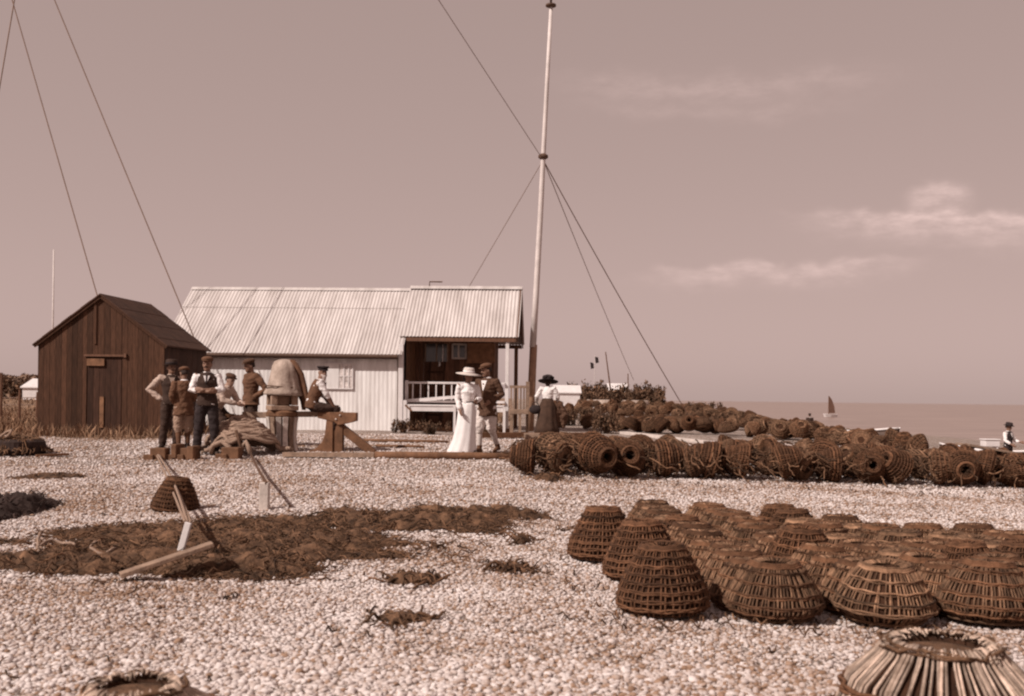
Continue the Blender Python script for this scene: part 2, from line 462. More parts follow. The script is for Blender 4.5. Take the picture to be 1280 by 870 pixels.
def make_world():
    w = bpy.data.worlds.new('World'); sc.world = w; w.use_nodes = True
    nt = w.node_tree; N, L = nt.nodes, nt.links
    bg = N['Background']
    sky = N.new('ShaderNodeTexSky'); sky.sky_type = 'NISHITA'; sky.sun_disc = False
    sky.sun_elevation = SUN_EL; sky.sun_rotation = math.atan2(TO_SUN.x, TO_SUN.y)
    sky.dust_density = 3.0; sky.air_density = 1.0

    def op(o, a, b=None, c=None):
        n = N.new('ShaderNodeMath'); n.operation = o
        for i, x in enumerate((a, b, c)):
            if x is None: continue
            if isinstance(x, (int, float)): n.inputs[i].default_value = x
            else: L.new(x, n.inputs[i])
        return n.outputs[0]
    bw = N.new('ShaderNodeRGBToBW'); L.new(sky.outputs[0], bw.inputs[0])
    v = op('POWER', bw.outputs[0], .16)
    # thin clouds low over the sea, laid out in azimuth and elevation of the sky
    tc = N.new('ShaderNodeTexCoord'); sp = N.new('ShaderNodeSeparateXYZ'); L.new(tc.outputs['Generated'], sp.inputs[0])
    az = op('ARCTAN2', sp.outputs[0], sp.outputs[1]); el = op('ARCSINE', sp.outputs[2])
    cb = N.new('ShaderNodeCombineXYZ'); L.new(az, cb.inputs[0]); L.new(el, cb.inputs[1])

    def nse(scale, sx, sy, det=6, off=0.0):
        mp = N.new('ShaderNodeMapping'); mp.inputs['Scale'].default_value = (sx, sy, 1); mp.inputs['Location'].default_value = (off, off * .7, 0)
        L.new(cb.outputs[0], mp.inputs[0])
        n = N.new('ShaderNodeTexNoise'); n.inputs['Scale'].default_value = scale; n.inputs['Detail'].default_value = det; n.inputs['Roughness'].default_value = .6
        L.new(mp.outputs[0], n.inputs['Vector']); return n.outputs['Fac']
    wob = op('MULTIPLY_ADD', nse(1, 14, 14, 3, 2.3), R(2.2), -R(1.1))
    fine = nse(1, 40, 110, 8)
    total = None

    def cloud(az0, az1, el0, up, dn, amp, slope=0.0):
        nonlocal total
        mid, half = R((az0 + az1) / 2), R((az1 - az0) / 2)
        ax = op('DIVIDE', op('SUBTRACT', az, mid), half)
        fa = op('EXPONENT', op('MULTIPLY', op('POWER', op('ABSOLUTE', ax), 4), -1.0))
        e0 = op('MULTIPLY_ADD', ax, R(slope), R(el0))
        d = op('SUBTRACT', op('ADD', el, wob), e0)
        hi = op('EXPONENT', op('MULTIPLY', op('POWER', op('DIVIDE', op('MAXIMUM', d, 0), R(up)), 2), -1.0))
        lw = op('EXPONENT', op('MULTIPLY', op('POWER', op('DIVIDE', op('MAXIMUM', op('MULTIPLY', d, -1), 0), R(dn)), 2), -1.0))
        c = op('MULTIPLY', op('MULTIPLY', fa, op('MULTIPLY', hi, lw)), amp)
        c = op('MULTIPLY', c, op('MAXIMUM', op('MULTIPLY_ADD', fine, 2.6, -.55), 0))
        total = c if total is None else op('ADD', total, c)
    cloud(16.5, 31, 9.4, .26, 1.0, .62, -.3)
    cloud(20.8, 23.6, 10.6, .35, .9, .55)
    cloud(8, 20.5, 7.0, .24, .7, .42, .1)
    cloud(3, 19, 16.6, .6, .7, .20, -.2)
    cloud(4, 17, 15.4, .3, .4, .12, -.2)
    v = op('MULTIPLY', v, op('MULTIPLY_ADD', op('EXPONENT', op('MULTIPLY', op('ABSOLUTE', el), -6.0)), .36, .90))
    v = op('ADD', v, op('MULTIPLY', total, 1.0))
    sc_ = N.new('ShaderNodeVectorMath'); sc_.operation = 'SCALE'
    sc_.inputs[0].default_value = (SKY_R, SKY_G, SKY_B); L.new(v, sc_.inputs['Scale'])
    L.new(sc_.outputs[0], bg.inputs['Color']); bg.inputs['Strength'].default_value = .1


SKY_R, SKY_G, SKY_B = 3.90, 2.85, 2.62
make_world()
cd = bpy.data.cameras.new('camera'); cam = bpy.data.objects.new('camera', cd); C.objects.link(cam)
cd.sensor_width = 36; cd.lens = 36 * F / 1280; cd.shift_y = (HY - 435) / 1280; cd.clip_end = 20000; cd.clip_start = .05
cam.location = (0, 0, CAMZ); cam.rotation_euler = (R(90), -ROLL, 0)
sc.camera = cam
vs_ = sc.view_settings; vs_.view_transform = 'Standard'; vs_.look = 'None'; vs_.exposure = 0; vs_.gamma = 1
sc.cycles.filter_width = 2.2
cd.dof.use_dof = True; cd.dof.focus_distance = 18; cd.dof.aperture_fstop = 3.0
sc.cycles.max_bounces = 6

# ------------------------------------------------------------------ ground and sea
HEAPS = [(-2.65, 9.6, 1.65, 1.4), (-1.25, 11.3, 1.5, .6), (-3.35, 8.4, 1.0, .4), (-2.2, 8.25, .8, .35), (-.35, 12.0, .8, .22)]


def heap_mask(x, y):
    m = -1.0
    for cx, cy, rx, ry in HEAPS:
        d = math.hypot((x - cx) / rx, (y - cy) / ry)
        m = max(m, 1 - d)
    n = noise.fractal(Vector((x * 1.3, y * 2.2, 4.2)), 1.0, 2.0, 5)
    return m - .06 + .50 * n


def axis(segs):
    out = []
    for a, b, n in segs: out += list(np.linspace(a, b, n, endpoint=False))
    return out + [segs[-1][1]]


def turf(x, y):
    """1 where rough grass grows: the field left of and behind the buildings"""
    t = ss(-6.0, -9.5, x) * ss(21.5, 24.5, y + .25 * x + 2.4)
    t = max(t, ss(36.5, 40, y) * ss(1.5, -1.5, x))
    return t


def make_ground():
    xs = axis([(-3000, -200, 8), (-200, -40, 20), (-40, -14, 40), (-14, 14, 230), (14, 60, 60), (60, 400, 12), (400, 3000, 6)])
    ys = axis([(-40, 3, 24), (3, 22, 170), (22, 60, 150), (60, 160, 60), (160, 600, 20), (600, 6000, 12)])
    nx, ny = len(xs), len(ys)
    vs = [(x, y, g(x, y) - (0 if y < 2500 else 0)) for y in ys for x in xs]
    fs = [(j * nx + i, j * nx + i + 1, (j + 1) * nx + i + 1, (j + 1) * nx + i) for j in range(ny - 1) for i in range(nx - 1)]
    me = bpy.data.meshes.new('shingle_beach'); me.from_pydata(vs, [], fs)
    a = me.attributes.new('turf', 'FLOAT', 'POINT'); a.data.foreach_set('value', [turf(x, y) for y in ys for x in xs])
    me.materials.append(ground_material())
    me.polygons.foreach_set('use_smooth', [True] * len(fs))
    o = bpy.data.objects.new('ground', me); C.objects.link(o)
    tag(o, 'pale shingle beach with rough turf at its back', None, None, 'structure')


make_ground()
me = bpy.data.meshes.new('sea'); SEA = -2.3
me.from_pydata([(-500, 150, SEA), (14, -60, SEA), (9000, -60, SEA), (9000, 15000, SEA), (-3500, 15000, SEA), (-3500, 150, SEA)], [], [(0, 1, 2, 3, 4, 5)])
me.materials.append(sea_material())
o = bpy.data.objects.new('sea', me); C.objects.link(o); tag(o, 'calm sea reaching to the horizon', None, None, 'structure')


def ico(level):
    bm = bmesh.new(); bmesh.ops.create_icosphere(bm, subdivisions=level, radius=1)
    v = np.array([tuple(x.co) for x in bm.verts]); f = np.array([[x.index for x in q.verts] for q in bm.faces]); bm.free()
    return v, f


def make_pebbles():
    rs = np.random.RandomState(3)
    VS, FS, TS = [], [], []
    base = 0
    for (y0, y1, dens, lev, r0, r1) in ((3.9, 5.6, 2700, 2, .007, .0215), (5.6, 8.5, 2300, 1, .0075, .0215), (8.5, 12, 1500, 1, .009, .023), (12, 17, 700, 1, .012, .027), (17, 27, 230, 1, .015, .031)):
        v, f = ico(lev)
        A = .5 * 1.06 * (y1 * y1 - y0 * y0) + 1.6 * (y1 - y0)
        n = int(A * dens)
        yy = np.sqrt(rs.uniform(y0 * y0, y1 * y1, n))
        xx = rs.uniform(-1, 1, n) * (.53 * yy + .8)
        keep = []
        zz = []
        for x, y in zip(xx, yy):
            ok = heap_mask(x, y) < -.02 and turf(x, y) < .5 and x < crest(y) + 1
            keep.append(ok); zz.append(g(x, y) if ok else 0)
        keep = np.array(keep); xx, yy, zz = xx[keep], yy[keep], np.array(zz)[keep]; n = len(xx)
        r = r0 + (r1 - r0) * rs.uniform(0, 1, n) ** 2.0
        big = rs.uniform(0, 1, n) > .992
        r = np.where(big, r * 1.45, r)
        s = np.stack([r * rs.uniform(.85, 1.35, n), r * rs.uniform(.75, 1.1, n), r * rs.uniform(.45, .8, n)], 1)
        an = rs.uniform(0, 2 * np.pi, n); tl = rs.normal(0, .35, n); ca, sa, ct, st = np.cos(an), np.sin(an), np.cos(tl), np.sin(tl)
        P = v[None, :, :] * s[:, None, :] * (1 + .18 * rs.normal(0, 1, (n, len(v), 1)) * (1 if lev == 1 else .35))
        x1 = P[..., 0]; y1_ = P[..., 1] * ct[:, None] - P[..., 2] * st[:, None]; z1 = P[..., 1] * st[:, None] + P[..., 2] * ct[:, None]
        X = x1 * ca[:, None] - y1_ * sa[:, None] + xx[:, None]; Y = x1 * sa[:, None] + y1_ * ca[:, None] + yy[:, None]
        Z = z1 + zz[:, None] + (r * rs.uniform(-.25, .45, n))[:, None]
        VS.append(np.stack([X, Y, Z], -1).reshape(-1, 3))
        FS.append((f[None] + (np.arange(n) * len(v))[:, None, None] + base).reshape(-1, 3))
        t = np.clip(rs.normal(.62, .19, n), 0, 1); t = np.where(rs.uniform(0, 1, n) > .86, rs.uniform(0, .4, n), t)
        pt = np.array([noise.fractal(Vector((a * .5, b * .9, 11.0)), 1, 2, 4) for a, b in zip(xx, yy)])
        t = np.clip(t + .38 * pt, 0, 1)
        TS.append(np.repeat(t, len(v)))
        base += n * len(v)
    V = np.concatenate(VS).astype(np.float32); Fc = np.concatenate(FS).astype(np.int32); T = np.concatenate(TS).astype(np.float32)
    me = bpy.data.meshes.new('pebbles')
    me.vertices.add(len(V)); me.vertices.foreach_set('co', V.ravel())
    me.loops.add(Fc.size); me.loops.foreach_set('vertex_index', Fc.ravel())
    me.polygons.add(len(Fc)); me.polygons.foreach_set('loop_start', np.arange(0, Fc.size, 3, dtype=np.int32))
    me.polygons.foreach_set('use_smooth', np.ones(len(Fc), dtype=bool))
    a = me.attributes.new('tone', 'FLOAT', 'POINT'); a.data.foreach_set('value', T)
    me.materials.append(M['pebble']); me.update(calc_edges=True)
    o = bpy.data.objects.new('pebbles', me); C.objects.link(o)
    tag(o, 'loose pale flint pebbles covering the beach', 'pebbles', None, 'stuff')
    print('pebble verts', len(V))


make_pebbles()


# ------------------------------------------------------------------ heaps of weed and nets
def heap_mesh(fn, x0, x1, y0, y1, step, hgt):
    nx, ny = int((x1 - x0) / step) + 1, int((y1 - y0) / step) + 1
    mb = MB(); idx = {}; hs = {}
    for j in range(ny):
        for i in range(nx):
            x, y = x0 + i * step, y0 + j * step
            hs[i, j] = fn(x, y)
    for j in range(ny - 1):
        for i in range(nx - 1):
            q = [(i, j), (i + 1, j), (i + 1, j + 1), (i, j + 1)]
            if max(hs[k] for k in q) < -.12: continue
            ids = []
            for k in q:
                if k not in idx:
                    x, y = x0 + k[0] * step, y0 + k[1] * step
                    h = hs[k]
                    lump = .5 + .5 * noise.noise(Vector((x * 4.1, y * 4.1, 7.7))) + .45 * noise.noise(Vector((x * 9, y * 9, 1.7))) + .35 * noise.noise(Vector((x * 21, y * 21, 5.7)))
                    z = g(x, y) + (hgt * min(1, h * 2.2) * (.45 + .75 * lump) if h > 0 else h * .5) + .012
                    idx[k] = len(mb.v); mb.v.append(Vector((x, y, z))); mb.t.append(min(1, max(0, lump * .7 + rnd.uniform(-.2, .2))))
                ids.append(idx[k])
            mb.f.append(ids); mb.m.append(0)
    return mb


def strands(mb, fn, n, x0, x1, y0, y1, rad, length, hgt, thr=.0):
    k = 0
    while k < n:
        x, y = rnd.uniform(x0, x1), rnd.uniform(y0, y1)
        if fn(x, y) < thr: continue
        k += 1
        a = rnd.uniform(0, 6.28); pts = []
        da = rnd.uniform(-.5, .5)
        z0 = g(x, y) + rnd.uniform(.3, 1.05) * hgt * min(1, max(.1, fn(x, y) * 2.2))
        st = length * rnd.uniform(.4, 1.3) / 6
        for i in range(7):
            pts.append((x, y, max(g(x, y) + .01, z0 + .03 * math.sin(i * 1.3 + a) + rnd.uniform(-.006, .006))))
            a += da + rnd.uniform(-.5, .5); x += math.cos(a) * st; y += math.sin(a) * st
        mb.tone = rnd.uniform(0, 1)
        r = rad * rnd.uniform(.5, 1.5)
        mb.tube(pts, [r * .5, r, r * 1.1, r, r, r * .8, r * .3], 4, caps=False)


mb = heap_mesh(heap_mask, -5.6, .9, 7.2, 13.2, .035, .115)
strands(mb, heap_mask, 4600, -5.2, .7, 7.3, 13, .0046, .30, .12, .0)
strands(mb, lambda x, y: heap_mask(x, y) + .2, 700, -5.4, .9, 7.2, 13.2, .006, .26, .03, .02)
strands(mb, lambda x, y: heap_mask(x, y) + .45, 420, -5.4, .9, 7.2, 13.2, .0055, .2, .03, .02)
def anywhere(x, y): return 1 if turf(x, y) < .3 and x < crest(y) else -1
strands(mb, anywhere, 420, -7, 9, 5, 18, .004, .10, .015)
for (x0, x1, y0, y1, n_) in ((.4, 5, 6.3, 6.9, 60), (.3, 1.4, 6.5, 9.4, 40), (.4, 9.5, 15.9, 16.8, 120), (-3, 3, 7, 16, 60)):
    strands(mb, anywhere, n_, x0, x1, y0, y1, .0048, .16, .03)
o = mb.build('seaweed', M['weed'], smooth=True)
tag(o, 'wide tangled spread of brown seaweed and old netting on the shingle', 'seaweed', None, 'stuff')
# loops of pale line in it
mb = MB()
for (cx, cy, rx, ry, a0, a1) in ((70, 703, 24, 9, 2.6, 6.0), (128, 702, 16, 7, .2, 4.6), (52, 694, 5, 11, 1.5, 4.6)):
    pts = []
    for i in range(31):
        t = a0 + (a1 - a0) * i / 30
        p = gp(cx + rx * math.cos(t), cy + ry * math.sin(t)); p.z += .12 + .012 * math.sin(i * .5)
        pts.append(p)
    mb.tube(pts, .012, 6)
tag(mb.build('loose_line', M['rope'], smooth=True), 'pale loops of line lying in the left of the seaweed', 'rope')
# heap of black netting at the left, and small clumps
def blob_fn(cx, cy, rx, ry, s=2.4, k=.35):
    def f(x, y):
        return 1 - math.hypot((x - cx) / rx, (y - cy) / ry) + k * noise.fractal(Vector((x * s, y * s * 1.5, cx)), 1, 2, 4)
    return f


def clump(name, px, py, wpx, dpx, hgt, m, label, cat, nst=60):
    p, q, r_ = gp(px, py), gp(px + wpx, py), gp(px, py - dpx)
    rx, ry = abs(q.x - p.x), max(.06, abs(r_.y - p.y))
    f = blob_fn(p.x, p.y, rx, ry)
    mb = heap_mesh(f, p.x - rx * 1.5, p.x + rx * 1.5, p.y - ry * 1.6, p.y + ry * 1.6, .03, hgt)
    strands(mb, lambda x, y: f(x, y), nst, p.x - rx, p.x + rx, p.y - ry, p.y + ry, .008, .22, hgt, .05)
    tag(mb.build(name, m, smooth=True), label, cat)


clump('net_heap', 10, 640, 40, 12, .17, M['black_net'], 'black heap of tarred netting on the shingle below the tarred shed', 'net', 260)
clump('seaweed_clump', 520, 727, 36, 5, .05, M['weed'], 'long low dark clump of weed on the bare shingle in the middle', 'seaweed')
clump('seaweed_clump', 640, 713, 22, 5, .05, M['weed'], 'small round clump of weed on bare shingle nearest the upright pots', 'seaweed')
clump('seaweed_clump', 497, 776, 30, 8, .035, M['weed'], 'flat pale brown clump of weed lowest on the open shingle', 'seaweed', 30)
clump('seaweed_clump', 651, 678, 8, 4, .06, M['weed'], 'tiny tuft of weed on the shingle left of the upright pots', 'seaweed', 25)
clump('seaweed_clump', 60, 597, 40, 3, .05, M['weed'], 'thin streak of dark weed on the shingle above the black net heap', 'seaweed', 30)
clump('seaweed_clump', 685, 600, 16, 3, .10, M['weed'], 'dark scrap of weed at the left foot of the long pot heap', 'seaweed', 40)
# the plank on the heap
p, q = gp(150, 722), gp(262, 684); p, q = at(150, 719, 7.72), at(266, 680, 8.0)
mb = MB(); mb.bar(p, q, .13, .035)
tag(mb.build('plank', M['wood'], bevel=.006), 'bare weathered plank lying slantwise on the seaweed', 'plank')
# stakes with straps
p = gp(228, 683); p = at(226, 684, 8.55); tp = at(236, 653, p.y)
mb = MB(); mb.bar(p - Vector((.03, 0, .14)), tp, .052, .045)
r_ = thing('stake', 'short white stake leaning in the seaweed, ropes tied to it', 'stake', p)
o = mb.build('post', M['white_paint'], r_, bevel=.006); o.location = -Vector(p)
a, b = at(196, 566, 18.9), at(234, 652, p.y)
mb = MB()
for dx, sag in ((0, .0), (.025, .05), (-.02, .09)):
    pts = [a.lerp(b, t) + Vector((dx + .05 * math.sin(t * 3.1), 0, -sag * math.sin(math.pi * t))) for t in [i / 12 for i in range(13)]]
    mb.tube(pts, .014, 6)
tag(mb.build('mooring_rope', M['rope'], smooth=True), 'doubled pale rope running from timbers to leaning white stake', 'rope')
p = gp(330, 637); tp = at(331, 603, p.y)
r_ = thing('stake', 'upright bleached stake at the far edge of the seaweed', 'stake', p)
mb = MB(); mb.bar(p - Vector((0, 0, .1)), tp, .11, .10); o = mb.build('post', M['pale_wood'], r_, bevel=.008); o.location = -Vector(p)
a, b = at(313, 566, 18.9), at(333, 604, p.y - .05)
mb = MB(); mb.tube([a, a.lerp(b, .5) + Vector((0, 0, -.03)), b], .02, 6)
tag(mb.build('mooring_rope', M['rope_dark'], smooth=True), 'dark tarred rope stretched from the rope pile to upright stake', 'rope')

# ------------------------------------------------------------------ tarred shed
def planks(mb, fn_top, x0, x1, z0, w, axis_, off, thick=.025, horizontal=False):
    """upright boards side by side; axis_ 'x' or 'y'; fn_top(x) top of each board"""
    x = x0
    while x < x1 - .01:
        xe = min(x + w * rnd.uniform(.85, 1.15), x1)
        if x1 - xe < .04: xe = x1
        d = rnd.uniform(0, .008)
        mb.tone = min(1, max(0, rnd.gauss(.5, .28)))
        a, b = x + .003, xe - .003
        ta, tb = fn_top(a), fn_top(b)
        mid = fn_top((a + b) / 2)
        lst = [(a, z0), (b, z0), (b, tb), (a, ta)]
        if axis_ == 'x':
            mb.prism([(u, off - d, z) for u, z in lst], (0, 0, 0), (0, thick, 0))
        else:
            mb.prism([(off - d, u, z) for u, z in lst], (0, 0, 0), (thick, 0, 0))
        x = xe


SA = R(5)
P0 = Vector((-593 / F * 25, 25, 0)); SW, SD = 3.14, 2.64
shed_z = .30
shed = thing('shed', 'small dark tarred board shed with a gabled felt roof', 'shed', (P0.x, P0.y, shed_z), -SA)
EV, AP = 2.27, 3.42
gab = lambda x: EV + (AP - EV) * (1 - abs(x - SW / 2) / (SW / 2))
mb = MB()
DX0, DX1, DZ = 1.22, 2.10, 1.98
planks(mb, gab, 0, DX0, -.2, .135, 'x', 0)
planks(mb, gab, DX1, SW, -.2, .135, 'x', 0)
for a, b in ((DX0, (DX0 + DX1) / 2), ((DX0 + DX1) / 2, DX1)):
    x = a
    while x < b - .01:
        xe = min(b, x + .14); mb.tone = rnd.uniform(.2, .8); d = rnd.uniform(0, .008)
        mb.prism([(x + .003, -d, DZ), (xe - .003, -d, DZ), (xe - .003, -d, gab(xe - .003)), (x + .003, -d, gab(x + .003))], (0, 0, 0), (0, .025, 0)); x = xe
mb.box((.0, .03, -.2), (SW, .06, EV))
mb.build('front_wall', M['tarred'], shed)
mb = MB()
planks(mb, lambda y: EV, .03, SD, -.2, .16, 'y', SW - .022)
mb.build('side_wall', M['tarred_dark_shade'], shed)
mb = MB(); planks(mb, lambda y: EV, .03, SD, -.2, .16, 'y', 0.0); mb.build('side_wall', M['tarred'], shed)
mb = MB(); planks(mb, gab, 0.03, SW - .03, -.2, .16, 'x', SD - .02); mb.build('back_wall', M['tarred'], shed)
mb = MB()
for sx in (-1, 1):
    xa, xb = SW / 2, SW / 2 + sx * (SW / 2 + .10)
    zb = EV - (AP - EV) / (SW / 2) * .10
    n = 7
    for i in range(n):      # felt laid in strips
        t0, t1 = i / n, (i + 1) / n
        a = Vector((xa + (xb - xa) * t0, 0, AP + .03 + (zb - AP) * t0)); b = Vector((xa + (xb - xa) * t1, 0, AP + .03 + (zb - AP) * t1))
        up = .012 if i % 2 else .004
        mb.tone = rnd.uniform(.2, .8)
        mb.prism([a + Vector((0, -.09, 0)), b + Vector((0, -.09, 0)), b + Vector((0, -.09, .03 + up)), a + Vector((0, -.09, .03 + up))], (0, 0, 0), (0, SD + .18, 0))
mb.build('roof', M['felt'], shed)
mb = MB()
for sx in (-1, 1):
    mb.bar((SW / 2, -.05, AP + .005), (SW / 2 + sx * (SW / 2 + .08), -.05, EV - .05), .03, .09, (0, 0, 1))
mb.build('barge_board', M['tarred'], shed)
dr = MB(); planks(dr, lambda x: DZ - .03, DX0 + .02, DX1 - .02, .08, .14, 'x', .012)
door = dr.build('door', M['tarred_dark_shade'], shed)
mb = MB(); mb.tone = .9; mb.box((1.56, -.02, .28), (1.66, .011, 1.02)); mb.build('batten', M['timber'], door)
mb = MB(); mb.box((DX0 - .05, -.045, DZ), (DX1 + .12, -.012, DZ + .05)); mb.box((DX1 + .06, -.06, DZ - .02), (DX1 + .12, -.02, DZ + .08)); mb.build('lintel', M['dark_wood'], shed)
mb = MB(); mb.tone = .9; mb.box((DX0 + .02, -.04, DZ - .22), (DX0 + .45, -.003, DZ - .05)); mb.build('name_board', M['timber'], shed)
mb = MB(); mb.tone = .8; mb.box((SW / 2 - .17, -.03, 2.28), (SW / 2 - .11, -.011, 3.28)); mb.build('batten', M['tarred'], shed)
mb = MB(); mb.tone = .9; mb.box((DX0, -.25, -.12), (DX1 - .15, -.02, .06)); mb.build('step', M['wood'], shed, bevel=.01)
mb = MB(); mb.tone = .9; mb.box((SW - .05, -.032, -.2), (SW + .006, .0, EV)); mb.build('corner_board', M['tarred'], shed)

# ------------------------------------------------------------------ white iron hut with its open porch
O = Vector((-138 / F * 30, 30, 0)); hz = g(O.x, O.y)
hut = thing('hut', 'long white corrugated iron hut with an open porch at one end', 'hut', (O.x, O.y, 0), -R(3))
EZ, RZ, RW = 2.62, 4.76, 2.5        # eave height, ridge height, ridge depth
slope = (RZ - EZ) / (RW + .2)
L0 = -7.1


def corrugated(mb, org, du, dv, lu, lv, up, pitch, amp, jitter=0.0, sheet=.75):
    """a corrugated sheet: corrugations run along dv, waves across du; sheets laid side by side"""
    org, du, dv, up = Vector(org), Vector(du).normalized(), Vector(dv).normalized(), Vector(up).normalized()
    n = int(lu / pitch * 6)
    vs, ts = [], []
    tone = .5
    sh = [rnd.uniform(.1, .9) for _ in range(int(lu / sheet) + 3)]
    for side in (0, 1):
        for i in range(n + 1):
            u = lu * i / n
            k = int(u / sheet)
            for v in (0, lv):
                w = amp * math.sin(2 * math.pi * u / pitch) + (.001 * (k % 2)) - side * .012
                vs.append(org + du * u + dv * v + up * w); ts.append(sh[k])
    m = 2 * (n + 1)
    fs = []
    for i in range(n):
        a = 2 * i
        fs.append((a, a + 2, a + 3, a + 1)); fs.append((m + a, m + a + 1, m + a + 3, m + a + 2))
        fs.append((a, m + a, m + a + 2, a + 2)); fs.append((a + 1, a + 3, m + a + 3, m + a + 1))
    fs.append((0, 1, m + 1, m)); fs.append((2 * n, m + 2 * n, m + 2 * n + 1, 2 * n + 1))
    base = len(mb.v)
    mb.add(vs, fs); mb.t[base:] = ts


nrm = Vector((0, -slope, 1)).normalized()
# main roof, both slopes, in two courses
mb = MB()
c1 = (RW + .2) * .45
corrugated(mb, (L0, -.2, EZ), (1, 0, 0), (0, 1, slope), -L0 + .02, (RW + .2) * math.hypot(1, slope) * .72, nrm, .105, .010)
corrugated(mb, (L0, -.2 + (RW + .2) * .68, EZ + .02 + slope * (RW + .2) * .68), (1, 0, 0), (0, 1, slope), -L0 + .02, (RW + .2) * math.hypot(1, slope) * .32, nrm, .105, .010)
mb.build('roof', M['roof_iron'], hut, smooth=False)
mb = MB()
corrugated(mb, (L0, 2 * RW + .2, EZ), (1, 0, 0), (0, -1, slope), -L0 + .02, (RW + .2) * math.hypot(1, slope), Vector((0, slope, 1)).normalized(), .105, .014)
mb.build('roof', M['roof_iron'], hut)
mb = MB(); mb.prism([(L0, RW - .14, RZ - .055), (L0, RW, RZ + .045), (L0, RW + .14, RZ - .055), (L0, RW, RZ + .02)], (0, 0, 0), (-L0 - .1, 0, 0)); mb.build('ridge_cap', M['roof_iron'], hut)
# front wall: upright iron sheets
mb = MB(); corrugated(mb, (L0 + .12, .02, hz - .25), (1, 0, 0), (0, 0, 1), -L0 - .17, EZ - hz + .27, (0, -1, 0), .125, .0032, sheet=.6); mb.build('front_wall', M['white_iron'], hut)
mb = MB(); mb.box((-6.98, .05, hz - .2), (-.05, .12, EZ - .05)); mb.box((-6.98, 2 * RW - .1, hz - .2), (-.05, 2 * RW, EZ))
mb.build('back_wall', M['dark_wood'], hut)
mb = MB()
for xx in (-7.0, -.09):
    mb.prism([(xx, .06, hz - .2), (xx, 2 * RW - .05, hz - .2), (xx, 2 * RW - .05, EZ), (xx, RW, RZ - .1), (xx, .06, EZ)], (0, 0, 0), (.05, 0, 0))
mb.build('gable_wall', M['white_iron'], hut)
mb = MB(); mb.bar((L0, -.16, EZ - .09), (-.12, -.16, EZ - .09), .03, .09); mb.tube([(L0, -.22, EZ - .06), (-.1, -.22, EZ - .06)], .05, 8); mb.build('gutter_shadow_line', M['iron'], hut)  # dark iron strip at the eave, drawn for the shadow line there
mb = MB(); mb.box((-.10, -.05, hz - .1), (.04, .06, EZ + .3)); mb.build('corner_board', M['white_paint'], hut, bevel=.006)
mb = MB(); mb.box((-.13, -.03, hz - .1), (-.105, .02, EZ - .1)); mb.build('downpipe', M['iron'], hut)
# the shuttered window
wl = (lambda px: at(px, 470, 30).x - O.x)
u0, u1, z0, z1 = wl(405), wl(441), at(420, 485, 30).z, at(420, 455, 30).z
mb = MB()
for a, b in (((u0, -.03, z1), (u1, .01, z1 + .03)), ((u0, -.035, z0 - .03), (u1, .01, z0)), ((u1 - .03, -.032, z0), (u1, .01, z1)), ((u0, -.032, z0), (u0 + .03, .01, z1))):
    mb.box(a, b)
wf = mb.build('window', M['white_paint'], hut)
mb = MB(); um = u0 + (u1 - u0) * .5; mb.box((u0 + .03, -.022, z0), (um, .005, z1)); mb.build('shutter', M['white_iron'], wf)
mb = MB(); mb.box((um + .01, -.012, z0), (u1 - .03, .004, z1)); mb.build('pane', M['curtain'], wf)
mb = MB()
for k in (.35, .68): mb.box((um + (u1 - um) * k - .02, -.03, z0), (um + (u1 - um) * k + .02, -.013, z1))
mb.box((um + .01, -.028, (z0 + z1) / 2 - .015), (u1 - .03, -.0125, (z0 + z1) / 2 + .015))
mb.build('glazing_bar', M['white_paint'], wf)
# porch roof
VE = .42; vz = EZ + slope * (VE + .2) + .07
U0, U1 = -.16, 3.34
mb = MB()
corrugated(mb, (U0, VE, vz), (1, 0, 0), (0, 1, slope), U1 - U0, (RW - VE) * math.hypot(1, slope), nrm, .105, .011)
mb.build('porch_roof', M['roof_iron'], hut)
mb = MB(); corrugated(mb, (U0, 2 * RW - VE, vz), (1, 0, 0), (0, -1, slope), U1 - U0, (RW - VE) * math.hypot(1, slope), Vector((0, slope, 1)).normalized(), .105, .015)
mb.build('porch_roof', M['roof_iron'], hut)
mb = MB(); mb.prism([(U0, RW - .15, RZ + .02), (U0, RW, RZ + .125), (U0, RW + .15, RZ + .02), (U0, RW, RZ + .1)], (0, 0, 0), (U1 - U0, 0, 0)); mb.build('porch_ridge_cap', M['roof_iron'], hut)
mb = MB()
zr = RZ + .04
for sy, y_ in ((1, VE + .02), (-1, 2 * RW - VE - .02)):
    mb.bar((U1 - .05, y_, vz - .07), (U1 - .05, RW, zr - .04), .03, .16, (0, 0, 1))
mb.bar((U0 + .2, VE + .05, vz - .08), (U1 - .08, VE + .05, vz - .08), .05, .12); mb.bar((U0 + .2, 2 * RW - VE - .05, vz - .08), (U1 - .08, 2 * RW - VE - .05, vz - .08), .05, .12)
mb.build('barge_board', M['dark_wood'], hut)
mb = MB()          # boards in the gable of the porch
mb.prism([(U1 - .14, VE + .5, vz + .30), (U1 - .14, RW, zr - .09), (U1 - .14, 2 * RW - VE - .5, vz + .30)], (0, 0, 0), (.03, 0, 0)); mb.build('gable_boards', M['dark_wood'], hut)
